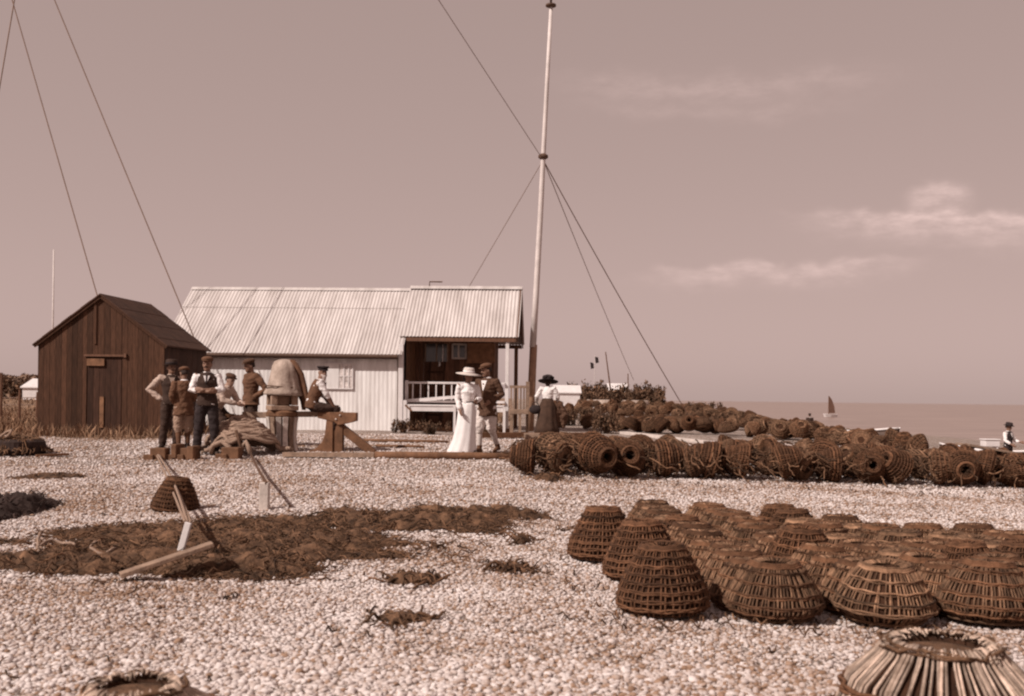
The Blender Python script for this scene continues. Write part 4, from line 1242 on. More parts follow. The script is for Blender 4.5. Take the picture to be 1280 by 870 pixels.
def big_basket(px, Y, zt, rtop, rbot, label, nrod=54, wat=46):
    x = at(px, 700, Y).x; zg = g(x, Y)
    root = thing('basket', label, 'basket', (x, Y, zg))
    h = zt - zg
    prof = [(rbot, 0), (rbot * .94, h * .25), (rbot * .8 + rtop * .1, h * .55), (rtop * 1.12, h * .88), (rtop, h)]
    mb = MB()
    for i in range(nrod):
        t = 2 * math.pi * (i + rnd.uniform(-.35, .35)) / nrod; mb.tone = rnd.random()
        rr = rnd.uniform(.0055, .0105)
        ln = rnd.uniform(-.06, .06)
        pts = [(r_ * math.cos(t + ln * (1 - z / h)) * rnd.uniform(.985, 1.015), r_ * math.sin(t + ln * (1 - z / h)) * rnd.uniform(.985, 1.015), z) for r_, z in prof]
        e_ = pts[-1]; pts += [(e_[0] * .86, e_[1] * .86, h + rnd.uniform(.012, .03)), (e_[0] * rnd.uniform(.66, .8), e_[1] * rnd.uniform(.66, .8), h + rnd.uniform(-.01, .03))]
        mb.tube(pts, [rr, rr, rr, rr * .9, rr * .85, rr * .8, rr * .5], 6)
    mb.build('wicker_rods', M['wicker_light'], root, smooth=True)
    for z, rr in ((h * .08, prof[0][0]), (h * .42, (prof[1][0] + prof[2][0]) / 2), (h * .93, rtop * 1.06))[:3 if wat > 20 else 2]:
        b = MB(); n_ = 60
        for dz in (-.014, 0, .014):
            b.tone = rnd.random(); ph = rnd.random() * 5
            b.tube([((rr + .012 + .012 * math.sin(j * 2.1 + ph)) * math.cos(2 * math.pi * j / n_), (rr + .012 + .012 * math.sin(j * 2.1 + ph)) * math.sin(2 * math.pi * j / n_), z + dz + .008 * math.sin(j * .9 + ph)) for j in range(n_ + 1)], .010, 5, caps=False)
        b.build('woven_band', M['wicker'], root, smooth=True)
    b = MB()
    b.lathe([(r_ - .03, z * .97) for r_, z in prof] + [(rtop * .86, h * .9), (rtop * .7, h * .5), (rtop * .6, h * .1), (rtop * .55, h * .1), (rtop * .66, h * .5), (rtop * .84, h * .88)] + [(r_ - .04, z * .95 + .004) for r_, z in prof[::-1]], 32, None, True)
    b.build('netting', M['netting'], root, smooth=True)  # solid dark lining added as shade behind the rods
    b = MB()
    b.lathe([(.01, h * .97), (rtop * .5, h * .95), (rtop * .93, h * .90), (rtop * .93, h * .88), (rtop * .5, h * .93), (.01, h * .95)], 24)
    b.build('top_netting', M['weed'], root, smooth=True)
    b = MB()
    sp = []
    for k in range(wat * 10):      # one long twisted wattle wound round the rim
        t = k * .21; q = rtop * (1.0 + .09 * math.sin(k * .37) + rnd.uniform(-.05, .05))
        sp.append((q * math.cos(t), q * math.sin(t), h + .012 * math.sin(k * .53) + rnd.uniform(-.012, .014)))
    if wat: b.tube(sp, [.006 + .003 * math.sin(k * .9) for k in range(len(sp))], 5)
    if wat: b.build('rim_wattle', M['weed'], root, smooth=True)


big_basket(1178, 4.75, .30, .25, .47, 'large bleached rod basket close by, in front of the upright pots', 84, 14)
big_basket(170, 4.15, .225, .19, .40, 'top of a pale rod basket nearest of all, below the seaweed', 72, 9)

# far pots along the ridge
GC = 'distant lobster pots along the ridge'
far = []
potsmall = []
for pr in (potA, potB, potC):
    # far copies show no parts: one joined mesh per kind, shared by them all
    bm = bmesh.new(); mats = []
    for ch in pr.children:
        if ch.name.startswith('woven_band.') and False: continue
        k0 = len(bm.faces); bm.from_mesh(ch.data)
        bm.faces.ensure_lookup_table()
        if ch.data.materials[0] not in mats: mats.append(ch.data.materials[0])
        for f in bm.faces[k0:]: f.material_index = mats.index(ch.data.materials[0])
    me = bpy.data.meshes.new('lobster_pot'); bm.to_mesh(me); bm.free()
    for m in mats: me.materials.append(m)
    potsmall.append(me)


def far_pot(x, y, lift, label):
    o = bpy.data.objects.new('lobster_pot', potsmall[rnd.randrange(3)]); C.objects.link(o)
    rot = (rnd.uniform(0, 1.0) if rnd.random() < .6 else rnd.uniform(0, 2.2), rnd.uniform(-.4, .4), rnd.uniform(0, 6.28)); s = rnd.uniform(.74, .9)
    o.rotation_euler = rot; o.scale = (s, s, s)
    lo_ = min((Euler(rot).to_matrix() @ (v * s)).z for v in ZR)
    o.location = (x, y, g(x, y) - lo_ + lift); tag(o, label, 'lobster pot', GC)


la = 'distant lobster pot in the dark ridge of pots along the shore'
y = 24.0
while y < 58:
    for k in range(2):
        far_pot(8.9 + .03 * max(0, y - 30) + rnd.uniform(-.55, .55), y + rnd.uniform(-.3, .3), rnd.uniform(-.03, .08), la)
    y += .62 if y < 40 else 1.0
lb = 'distant lobster pot in the scattered row behind the long heap'
for k in range(34):
    t = k / 34; far_pot(2.6 + 6.0 * t + rnd.uniform(-.2, .2), 34.5 - 5 * t + rnd.uniform(-1.0, 1.0), rnd.uniform(0, .12), lb)
lc = 'distant lobster pot in the farthest dark cluster below the bushes'
for k in range(52):
    far_pot(rnd.uniform(2.2, 8.6), rnd.uniform(43, 58), rnd.uniform(0, .12), lc)


# ------------------------------------------------------------------ bushes, plants, grass
def bush(name, x, y, w, h, nleaf, m, label, group, leaf=.12, cat='bush', spiky=.3):
    root = thing(name, label, cat, (x, y, g(x, y)), 0, group)
    mb = MB()
    for k in range(5):
        a = rnd.uniform(0, 6.28); mb.tube([(0, 0, -.1), (w * .2 * math.cos(a), w * .2 * math.sin(a), h * .4), (w * .35 * math.cos(a), w * .35 * math.sin(a), h * .8)], [.05, .035, .015], 5)
    mb.build('stem', M['bark'], root)
    mb = MB()
    cl = [(rnd.uniform(-w / 2, w / 2), rnd.uniform(-w / 3, w / 3), h * rnd.uniform(.1, .7), rnd.uniform(.10, .30) * h) for _ in range(22)]
    nleaf = int(nleaf * 1.7); leaf *= .72
    for k in range(nleaf):
        c = cl[rnd.randrange(len(cl))]
        d = Vector((rnd.gauss(0, 1), rnd.gauss(0, 1), rnd.gauss(0, 1))).normalized() * c[3] * rnd.uniform(.5, 1.1)
        p = Vector(c[:3]) + d
        if rnd.random() < spiky: p.z += rnd.uniform(0, .34) * h
        if p.z < 0: p.z = -p.z * .3
        s = leaf * rnd.uniform(.6, 1.5)
        n_ = (d.normalized() + Vector((rnd.gauss(0, .6), rnd.gauss(0, .6), rnd.gauss(0, .6)))).normalized()
        t = n_.orthogonal().normalized(); t.rotate(Matrix.Rotation(rnd.uniform(0, 6.28), 3, n_))
        if rnd.random() < .6: t = Vector((rnd.gauss(0, .35), rnd.gauss(0, .35), 1)).normalized(); n_ = t.cross(Vector((rnd.gauss(0, 1), rnd.gauss(0, 1), 0))).normalized()
        u = n_.cross(t)
        mb.tone = rnd.random()
        mb.add([p - t * s, p - u * s * .45, p + t * s, p + u * s * .45], [(0, 1, 2, 3)])
    mb.build('foliage', m, root)


BL = ['low spiky bush at the left end of the far hedge', 'taller bush second from left in the far hedge', 'dark bush in the middle of the far hedge', 'bush just left of the white hut roof in the hedge', 'low bush under the white hut roof in the hedge', 'thick bush right of the white roof in the hedge', 'tallest bush near the seaward end of the far hedge', 'last bush of the far hedge, at its seaward end']
for (px, top, wpx, lab) in ((716, 484, 12, BL[0]), (730, 480, 22, BL[1]), (746, 477, 20, BL[2]), (760, 483, 18, BL[3]), (776, 487, 24, BL[4]), (794, 480, 24, BL[5]), (808, 477, 24, BL[6]), (820, 485, 14, BL[7])):
    Y = 74 + rnd.uniform(-2, 2); x = at(px, 495, Y).x; h = at(px, top, Y).z - g(x, Y)
    bush('bush', x, Y, wpx / F * Y * 1.5, h * .95, 1200, M['leaf'], lab, 'bushes of the far hedge', .16)
for i, (px, py, w, h, lab) in enumerate(((758, 538, .7, .7, 'dark weedy bush on shingle right of the black-hatted woman'), (712, 528, 1.4, .5, 'low scrub beside the black-hatted woman'), (735, 520, 1.5, .5, 'wide low scrub below the white tent'), (795, 515, 2.2, .55, 'wide low scrub below the upturned white boats'), (840, 526, 2.0, .5, 'low scrub in the gap behind the bleached plank'), (880, 512, 2.0, .6, 'scrub on the ridge near the foot of the mast stay'), (915, 528, 1.6, .45, 'low scrub among the pots behind the long heap'))):
    p = gp(px, py + 4); bush('scrub', p.x, p.y, w, h, 700, M['leaf'], lab, 'patches of scrub on the shingle', .07, 'shrub', .5)
# weeds at the foot of the porch
for i, (px, py, lab) in enumerate(((503, 541, 'weeds at the corner of the white hut'), (540, 543, 'weeds under the long white bench'), (605, 543, 'weeds by the porch post behind the man'))):
    p = gp(px, py); bush('weed_tuft', p.x, p.y, .9 if i else .5, .35, 350, M['leaf'], lab, 'weeds at the foot of the porch', .05, 'weeds', .6)
# hedge and woods at the far left
x, Y = at(12, 490, 70).x, 70
bush('hedge', x, Y, 4.2, at(10, 477, 70).z - g(x, Y), 1800, M['leaf'], 'dark hedge at the far left, behind the field fence', None, .2, 'hedge')
mb = MB()
for k in range(5200):
    px = rnd.uniform(-60, 52); Y = 260 + rnd.uniform(-8, 8); top = 467 + 6 * math.sin(px * .09) * .6 + max(0, px - 28) * .35 + 2 * noise.noise(Vector((px * .15, 0, 0)))
    p = at(px, rnd.uniform(top, 496), Y); s = rnd.uniform(.3, .8); mb.tone = rnd.random()
    t = Vector((rnd.gauss(0, 1), rnd.gauss(0, 1), rnd.gauss(0, 1))).normalized(); u = t.orthogonal().normalized()
    mb.add([p - t * s, p - u * s * .6, p + t * s, p + u * s * .6], [(0, 1, 2, 3)])
tag(mb.build('woods', M['hazed_leaf']), 'distant line of woods beyond the field', 'woods', None, 'stuff')


def make_grass():
    mb = MB(); k = 0
    while k < 15000:
        y = rnd.uniform(20.5, 46) if rnd.random() < .8 else rnd.uniform(36, 66)
        x = rnd.uniform(-.56 * y, -6.0 if y < 34 else 1.5)
        if turf(x, y) + .5 * noise.noise(Vector((x * .7, y * .7, 0))) < .55: continue
        dx, dy = x - shed.location.x, y - shed.location.y
        if 0 < dx < SW + .1 and .1 < dy + dx * .087 < SD: continue
        if y > 30 and -10.2 < x < .4 and y < 35.4: continue
        k += 1
        z = g(x, y); h = rnd.uniform(.06, .26) * (1.3 if y < 30 else 1.0); a = rnd.uniform(0, 6.28); w = .012 * (y / 22)
        lx, ly = rnd.gauss(0, .09), rnd.gauss(0, .09); mb.tone = rnd.random()
        c, s = math.cos(a) * w, math.sin(a) * w
        mb.add([(x - c, y - s, z - .02), (x + c, y + s, z - .02), (x + lx * .5 + c * .6, y + ly * .5 + s * .6, z + h * .6), (x + lx, y + ly, z + h)], [(0, 1, 2), (0, 2, 3)])
    tag(mb.build('grass', M['grass']), 'rough dry grass round the shed and over the field', 'grass', None, 'stuff')


make_grass()

# ------------------------------------------------------------------ left edge: fence, white hut, tub
Y = 34
fz = lambda px: at(px, 500, Y).x
fn = thing('fence', 'rough post and wire fence at the far left of the field', 'fence', (0, 0, 0))
for px, top in ((24, 487), (1, 466), (46, 490)):
    x = fz(px); mb = MB(); mb.tube([(x, Y, g(x, Y) - .1), (x + .02, Y, at(px, top, Y).z)], [.05, .04], 8); mb.build('post', M['dark_wood'], fn)
for py in (497, 506):
    a, b = at(-30, py, Y), at(60, py, Y); mb = MB(); mb.tube([a, b], .012, 5); mb.build('wire', M['wire'], fn)
Y = 62
def small_house(name, px0, px1, ptop, pbot, Y, depth, label, cat, mw, mr, pitch=.35, gable=False):
    a, b = at(px0, pbot, Y), at(px1, ptop, Y); w = b.x - a.x; zg = min(a.z, g(a.x, Y)) - .2
    root = thing(name, label, cat, (a.x, Y, zg)); h = b.z - zg
    mb = MB(); e = h * (1 - pitch)
    mb.prism([(0, 0, 0), (0, depth, 0), (0, depth, e), (0, depth / 2, h - .02), (0, 0, e)], (0, 0, 0), (w, 0, 0)); mb.build('wall', mw, root)
    mb = MB()
    for s0, s1 in ((-.1, depth / 2), (depth + .1, depth / 2)):
        za = e - (h - e) * .2 / depth
        mb.prism([(-.1, s0, za + .01), (-.1, s1, h), (-.1, s1, h + .06), (-.1, s0, za + .07)], (0, 0, 0), (w + .2, 0, 0))
    mb.build('roof', mr, root)
    return root


small_house('outhouse', 28, 49, 474, 496, 62, 3, 'small white building at the far left, behind the shed', 'hut', M['white_paint'], M['white_paint'])
small_house('beach_hut', 694, 725, 482.5, 498, 66, 2.4, 'small white hut just right of the black-hatted woman', 'hut', M['white_paint'], M['white_paint'], .3)
small_house('beach_hut', 762, 785, 480, 495, 82, 3, 'low white hut showing its roof above the far hedge', 'hut', M['white_paint'], M['white_paint'], .5)
# the tub at the left edge
tc_ = gp(22, 568); tb = thing('tub', 'black shallow tub with a rope end on it at the left edge', 'tub', tc_)
mb = MB(); mb.lathe([(.44, 0), (.48, .08), (.47, .24), (.41, .29), (.36, .27), (.33, .06)], 40, None, False, lambda t, i: 1 + .03 * math.sin(5 * t + i) + .02 * math.sin(9 * t)); mb.build('tub_body', M['black_net'], tb, smooth=False)
mb = MB(); mb.lathe([(.44, .2), (.02, .24)], 24); mb.build('contents', M['black_net'], tb)
mb = MB(); mb.ball((0, 0, .24), (.40, .40, .09), 24, 8)
for k in range(150):
    a = rnd.uniform(0, 6.28); q = .44 * math.sqrt(rnd.random()); pts = []
    x, y = q * math.cos(a), q * math.sin(a)
    for t in range(6): pts.append((x, y, .25 + .09 * (1 - (x * x + y * y) / .2) + rnd.uniform(-.01, .03) - (.12 if x * x + y * y > .2 else 0))); a += rnd.uniform(-.7, .7); x += .05 * math.cos(a); y += .05 * math.sin(a)
    mb.tone = rnd.random(); mb.tube(pts, .012, 4)
mb.build('net_in_tub', M['weed'], tb, smooth=True)
mb = MB(); mb.tube([tc_ + Vector(v) for v in ((-.3, -.3, .30), (-.12, -.42, .33), (-.02, -.38, .42), (.08, -.4, .46), (.06, -.44, .38), (-.02, -.4, .33))], .025, 6); tag(mb.build('rope_end', M['rope'], smooth=True), 'pale rope end lying over the black tub rim', 'rope')
mb = MB(); p = gp(52, 572); mb.bar(p + Vector((-.1, 0, .03)), p + Vector((.35, .3, .05)), .1, .04); tag(mb.build('plank', M['timber']), 'short dark board on the shingle right of the tub', 'plank')


# ------------------------------------------------------------------ boats, sail, poles
def boat(x, y, rz, ln, wd, ht, label, mh, tilt=0.0, upside=False, lift=0.0):
    root = thing('rowing_boat', label, 'boat', (x, y, g(x, y) + lift), rz)
    root.rotation_euler = (tilt + (math.pi if upside else 0), 0, rz)
    if upside: root.location.z += ht * .95
    n, m = 18, 10
    def sec(t):
        b = wd / 2 * max(.02, (math.sin(math.pi * (.12 + .84 * t)) ** .75) if t < .97 else .04); return b, ht * (1 + .35 * (2 * t - 1) ** 2)
    vs, fs = [], []
    for side, sh in ((0, 1.0), (1, .94)):
        for i in range(n + 1):
            t = i / n; b, h = sec(t)
            for j in range(m + 1):
                a = math.pi * j / m
                vs.append(((t - .5) * ln * (1 if side == 0 else .985), -b * math.cos(a) * sh, h - (h - (.0 if side == 0 else .035)) * math.sin(a) ** .7))
    k = (n + 1) * (m + 1)
    for i in range(n):
        for j in range(m):
            a = i * (m + 1) + j; fs.append((a, a + 1, a + m + 2, a + m + 1)); fs.append((k + a, k + a + m + 1, k + a + m + 2, k + a + 1))
        for j in (0, m):
            a = i * (m + 1) + j; fs.append((a, a + m + 1, k + a + m + 1, k + a))
    for i in (0, n):
        for j in range(m): a = i * (m + 1) + j; fs.append((a, k + a, k + a + 1, a + 1))
    mb = MB(); mb.add(vs, fs); mb.build('hull', mh, root, smooth=True)
    for s in (-1, 1):
        mb = MB(); mb.tube([((i / n - .5) * ln, s * (sec(i / n)[0] + .015), sec(i / n)[1] + .01) for i in range(n + 1)], .045, 6); mb.build('gunwale', M['white_paint'], root, smooth=True)
    for t in (.3, .5, .72):
        b, h = sec(t); mb = MB(); mb.box(((t - .5) * ln - .1, -b * .93, h - .16), ((t - .5) * ln + .1, b * .93, h - .12)); mb.build('thwart', M['wood'], root)
    return root


p = at(1058, 534, 40); boat(p.x, p.y, R(-52), 4.4, 1.4, .6, 'white-edged rowing boat on the beach near the tan sail', M['boat_dark'], R(-4), lift=-.42)
p = at(1250, 556, 39); boat(p.x, p.y, R(-55), 4.6, 1.4, .6, 'white-edged rowing boat on the beach by the man in white sleeves', M['boat_dark'], R(-4), lift=-.3)
p = at(750, 500, 60); boat(p.x, p.y, R(-16), 1.5, .9, .42, 'small upturned white boat below the left of the far hedge', M['canvas'], R(0), True, .1)
p = at(795, 500, 60); boat(p.x, p.y, R(28), 1.8, .9, .42, 'small upturned white boat below the right of the far hedge', M['canvas'], R(0), True, .1)
# sailing boat
Y = 262; sb_ = at(1038, 521, Y); sb = thing('sailing_boat', 'small sailing boat with a tall tan sail out at sea', 'boat', (sb_.x, Y, SEA))
hm = MB()
hm.add([(-1.9, 0, .9), (-1.5, -.7, .75), (0, -.9, .65), (1.5, -.75, .7), (1.9, 0, .75), (1.5, .75, .7), (0, .9, .65), (-1.5, .7, .75), (-1.5, 0, 0), (-1.1, -.35, -.1), (0, -.45, -.15), (1.2, -.35, -.1), (1.6, 0, 0), (1.2, .35, -.1), (0, .45, -.15), (-1.1, .35, -.1)],
       [tuple(range(8))[::-1], tuple(range(8, 16))] + [(i, (i + 1) % 8, 8 + (i + 1) % 8, 8 + i) for i in range(8)])
hm.build('hull', M['white_paint'], sb)
mb = MB(); mb.tube([(-.5, 0, .4), (-.5, 0, 5.2)], .06, 6); mb.build('mast', M['timber'], sb)
mb = MB(); pr_ = [(-.55, 0, .9), (1.1, -.3, 1.0), (.9, -.25, 2.6), (.3, -.1, 4.4), (-.45, 0, 5.4)]; mb.prism(pr_, (0, 0, 0), (0, .05, 0)); mb.build('sail', M['sail'], sb)
# far poles
for px0, py0, px1, py1, Y, lab in ((763, 486, 757, 440, 76, 'leaning dark pole standing above the far hedge'), (785, 484, 785, 467, 80, 'short upright pole right of the leaning one')):
    a, b = at(px0, py0, Y), at(px1, py1, Y); a2 = a + (a - b) * ((a.z - g(a.x, Y)) / (b.z - a.z)); mb = MB(); mb.tube([a2, b], [.07, .04], 6); tag(mb.build('pole', M['dark_wood']), lab, 'pole')
fp = at(743, 492, 78); sg = thing('signal_pole', 'thin pale pole with two small dark flags above the hedge', 'flagpole', (fp.x, 78, g(fp.x, 78)))
zz = g(fp.x, 78)
mb = MB(); mb.tube([(0, 0, 0), (0, 0, at(743, 443, 78).z - zz)], .022, 6); mb.build('pole', M['mast_white'], sg)
for px, py in ((740, 457), (746, 450)):
    p = at(px, py, 78); mb = MB(); x = p.x - fp.x; z = p.z - zz
    mb.prism([(x - .14, 0, z + .25), (x + .1, 0, z + .2), (x + .16, 0, z - .2), (x - .08, 0, z - .25)], (0, 0, 0), (0, .02, 0)); mb.tube([(x, .01, z), (0, .01, z + .1)], .012, 5); mb.build('flag', M['black_cloth'], sg)
# clutter at the right end of the ridge
p = gp(1252, 603); p.y += .5
cr = thing('fish_box', 'dark wooden fish box with a sloping lid at the end of the pot heap', 'box', p)
mb = MB()
for k in range(4): mb.tone = rnd.random(); mb.box((-.38, -.25, .03 + k * .12), (.42, -.22, .14 + k * .12)); mb.box((-.38, .22, .03 + k * .12), (.42, .25, .14 + k * .12))
mb.box((-.38, -.22, 0), (-.35, .22, .5)); mb.box((.39, -.22, 0), (.42, .22, .5)); mb.build('box_sides', M['timber'], cr)
mb = MB(); mb.bar((-.5, 0, .66), (.5, 0, .50), .62, .04, (0, 0, 1)); mb.build('lid', M['wood'], cr)
p = at(1237, 556, 26); p.z = g(p.x, p.y); mb = MB(); h = at(1237, 550, 26).z - p.z
mb.box((-.17, -.15, h - .16), (.19, .15, h)); mb.box((-.19, -.17, h), (.21, .17, h + .03)); mb.box((-.15, -.13, 0), (-.1, .13, h - .16)); mb.box((.12, -.13, 0), (.17, .13, h - .16)); tag(mb.build('white_box', M['white_paint'], None, loc=p, bevel=.01), 'white box left of the man sitting by the sea', 'box')


# ------------------------------------------------------------------ people
BASE = dict(pel=(0, 0, .93), wai=(0, 0, 1.07), che=(0, 0, 1.27), nec=(0, .015, 1.455), hea=(0, -.015, 1.60),
            sa=(-.185, .01, 1.40), sb=(.185, .01, 1.40), ea=(-.235, .02, 1.12), eb=(.235, .02, 1.12), wa=(-.24, -.06, .87), wb=(.24, -.06, .87),
            ha=(-.09, 0, .90), hb=(.09, 0, .90), ka=(-.105, -.02, .48), kb=(.105, -.02, .48), aa=(-.11, .02, .08), ab=(.11, .02, .08), ta=(-.14, -.17, .035), tb=(.14, -.17, .035))


def person(label, loc, rz, H, pose, outfit, headrot=(0, 0, 0), skin='skin', group=None, hands=('relax', 'relax')):
    J = {k: Vector(v) for k, v in BASE.items()}
    for k, v in pose.items(): J[k] = Vector(v)
    s = H / 1.72
    root = thing('person', label, 'person', loc, rz, group); root.scale = (s, s, s)
    hipx = (J['hb'] - J['ha']).normalized(); shx = (J['sb'] - J['sa']).normalized()
    slim = outfit.get('slim', 1.0)

    def torso(mb, grow=0.0, lo=None, hi=True, flare=0.0, bust=0.0):
        """rings from below the pelvis up to the neck"""
        up0 = (J['wai'] - J['pel']).normalized()
        P, A, B, X = [], [], [], []
        if lo is not None and lo > 0:
            P.append(J['pel'] - up0 * lo); A.append(.165 + flare); B.append(.115 + flare); X.append(hipx)
        P.append(J['pel'] - up0 * .06); A.append(.165); B.append(.118); X.append(hipx)
        P.append(J['pel'] + up0 * .03); A.append(.165); B.append(.115); X.append(hipx)
        P.append(J['wai']); A.append(.138); B.append(.10); X.append((hipx + shx).normalized())
        P.append(J['wai'].lerp(J['che'], .5)); A.append(.15); B.append(.112 + bust * .3); X.append(shx)
        P.append(J['che']); A.append(.17); B.append(.122 + bust); X.append(shx)
        P.append(J['che'].lerp(J['nec'], .55)); A.append(.165); B.append(.105); X.append(shx)
        P.append(J['che'].lerp(J['nec'], .84)); A.append(.115); B.append(.085); X.append(shx)
        P.append(J['nec']); A.append(.065); B.append(.065); X.append(shx)
        mb.tube(P, [(a * slim + grow) for a in A], 20, ry=[(b * slim + grow) for b in B], axis=[tuple(x) for x in X])

    hm = Euler(headrot).to_matrix()
    hc = J['hea']

    def headmap(v): return hc + hm @ Vector(v)
    body = MB(); torso(body)
    body.tube([J['nec'] - Vector((0, 0, .04)), J['nec'].lerp(hc, .5) + Vector((0, .01, 0)), hc], [.06, .053, .05], 12)
    prof = [(-.118, .022, .026, -.05), (-.105, .042, .05, -.042), (-.08, .055, .07, -.026), (-.04, .066, .086, -.01), (0, .073, .094, .002), (.045, .076, .097, .008), (.085, .064, .082, .01), (.108, .04, .054, .01), (.118, .012, .016, .01)]
    n = 18; vs = []; fs = []
    for z, rx, ry, cy in prof:
        for j in range(n): t = 2 * math.pi * j / n; vs.append(headmap((rx * math.cos(t), cy + ry * math.sin(t), z)))
    for i in range(len(prof) - 1):
        for j in range(n): fs.append((i * n + j, i * n + (j + 1) % n, (i + 1) * n + (j + 1) % n, (i + 1) * n + j))
    fs += [tuple(range(n - 1, -1, -1)), tuple((len(prof) - 1) * n + j for j in range(n))]
    body.add(vs, fs)
    body.limb([headmap((0, -.088, .018)), headmap((0, -.106, -.022))], [.011, .017], 8)
    body.limb([headmap((-.022, -.084, -.062)), headmap((.022, -.084, -.062))], [.011, .011], 8)
    for sx in (-1, 1):
        body.ball(headmap((sx * .078, .01, -.01)), (.012, .02, .032), 8, 6, hm)
        body.limb([headmap((sx * .015, -.088, .03)), headmap((sx * .05, -.074, .03))], [.011, .009], 8)
    for q, hnd in (('a', hands[0]), ('b', hands[1])):
        sh, el, wr = J['s' + q], J['e' + q], J['w' + q]
        body.limb([J['che'].lerp(sh, .6), sh, sh.lerp(el, .45), el, el.lerp(wr, .35), wr], [.07, .062, .05, .042, .043, .029])
        fd = (wr - el).normalized()
        side = -1 if q == 'a' else 1
        pn = Vector((side, 0, 0)); pn = (pn - fd * pn.dot(fd))            # out of the back of the hand
        pn = pn.normalized() if pn.length > .2 else Vector((0, -1, 0))
        hd_ = outfit.get('hd' + q)
        if hd_ is not None: fd = Vector(hd_).normalized(); pn = (pn - fd * pn.dot(fd)).normalized()
        ac = fd.cross(pn).normalized()
        curl = {'relax': .35, 'fist': 1.0, 'flat': .12}[hnd]
        body.tube([wr - fd * .01, wr + fd * .03, wr + fd * .085], [.026, .04, .042], 10, ry=[.022, .018, .016], axis=tuple(ac))
        for k, (off, ln) in enumerate(((-.032, .066), (-.011, .076), (.011, .072), (.032, .056))):
            b0 = wr + fd * .082 + ac * off; c1 = curl * .6; c2 = curl * 1.3
            d1 = fd * math.cos(c1) - pn * math.sin(c1); d2 = fd * math.cos(c2) - pn * math.sin(c2)
            body.limb([b0 - fd * .02, b0, b0 + d1 * ln * .55, b0 + d1 * ln * .55 + d2 * ln * .5], [.0095, .0095, .009, .0078], 7)
        fwd = ac if ac.dot(Vector((0, -1, 0))) > 0 else -ac
        b0 = wr + fd * .025 + fwd * .03
        body.limb([b0, b0 + (fd * .6 + fwd * .8) * .035, b0 + (fd * .9 + fwd * .5) * .07], [.013, .012, .009], 7)
    for q in 'ab':
        hp, kn, an, to = J['h' + q], J['k' + q], J['a' + q], J['t' + q]
        body.limb([hp, hp.lerp(kn, .4), kn, kn.lerp(an, .35), an], [.085, .075, .053, .055, .036])
        fd = (to - an); fd.z = 0; fd = fd.normalized() if fd.length > .01 else Vector((0, -1, 0))
        body.limb([an - fd * .04 + Vector((0, 0, -.03)), an.lerp(to, .5) + Vector((0, 0, .0)), to], [.038, .038, .028])
    bo = body.fuse('body', M[outfit.get('skin', skin)], root, .0105, 2)
    ey = MB()
    for sx in (-1, 1): ey.ball(headmap((sx * .031, -.083, .012)), .0125, 8, 6)
    ey.build('eyes', M['hair'], root, smooth=True)
    hr = MB()
    hp_ = [(-.03, .066, .07, .045), (.0, .08, .085, .032), (.045, .083, .094, .022), (.085, .07, .086, .016), (.112, .045, .058, .014), (.126, .012, .016, .012)]
    if outfit.get('long_hair'): hp_ = [(-.12, .05, .04, .07), (-.07, .078, .06, .065)] + hp_
    vs, fs = [], []
    for z, rx, ry, cy in hp_:
        for j in range(16): t = 2 * math.pi * j / 16; vs.append(headmap((rx * math.cos(t), cy + ry * math.sin(t), z)))
    for i in range(len(hp_) - 1):
        for j in range(16): fs.append((i * 16 + j, i * 16 + (j + 1) % 16, (i + 1) * 16 + (j + 1) % 16, (i + 1) * 16 + j))
    fs += [tuple(range(15, -1, -1)), tuple((len(hp_) - 1) * 16 + j for j in range(16))]
    hr.add(vs, fs); hr.build('hair', M[outfit.get('hair', 'hair')], root, smooth=True)
    if 'beard' in outfit:
        bd = MB(); bd.limb([headmap((-.045, -.06, -.05)), headmap((0, -.088, -.075)), headmap((.045, -.06, -.05))], [.025, .034, .025], 8); bd.limb([headmap((0, -.08, -.08)), headmap((0, -.075, -.15))], [.045, .025], 8)
        bd.fuse('beard', M[outfit['beard']], root, .009, 1)
    if 'moustache' in outfit:
        bd = MB(); bd.limb([headmap((-.035, -.083, -.05)), headmap((0, -.1, -.042)), headmap((.035, -.083, -.05))], [.008, .013, .008], 8); bd.build('moustache', M[outfit['moustache']], root, smooth=True)

    # ---- clothes
    def legs(name, m, r, upto=1.0, low=None):
        mb = MB()
        P, X = [J['pel'] + (J['wai'] - J['pel']) * .9, J['pel'], J['pel'] - (J['wai'] - J['pel']).normalized() * .07], hipx
        mb.tube(P, [.155 * slim, .178 * slim, .17 * slim], 18, ry=[.115 * slim, .128 * slim, .125 * slim], axis=tuple(hipx))
        for q in 'ab':
            hp, kn, an = J['h' + q], J['k' + q], J['a' + q]
            if upto >= 1: mb.limb([hp, hp.lerp(kn, .35), hp.lerp(kn, .75), kn, kn.lerp(an, .5), an + (kn - an).normalized() * .03], [r, r * .98, r * .85, r * .8, r * .74, r * .74])
            else: mb.limb([hp, hp.lerp(kn, .35), hp.lerp(kn, .8), kn, kn.lerp(an, upto)], [r, r * 1.02, r * .95, r * .9, r * .62])
        return mb.fuse(name, M[m], root, .014, 3)
    if 'trousers' in outfit: legs('trousers', outfit['trousers'], outfit.get('leg', .105))
    if 'breeches' in outfit: legs('breeches', outfit['breeches'], .108, .22)
    if 'stockings' in outfit:
        for q in 'ab':
            mb = MB(); kn, an = J['k' + q], J['a' + q]; mb.limb([kn, kn.lerp(an, .35), an], [.058, .06, .043]); mb.build('stocking', M[outfit['stockings']], root, smooth=True)
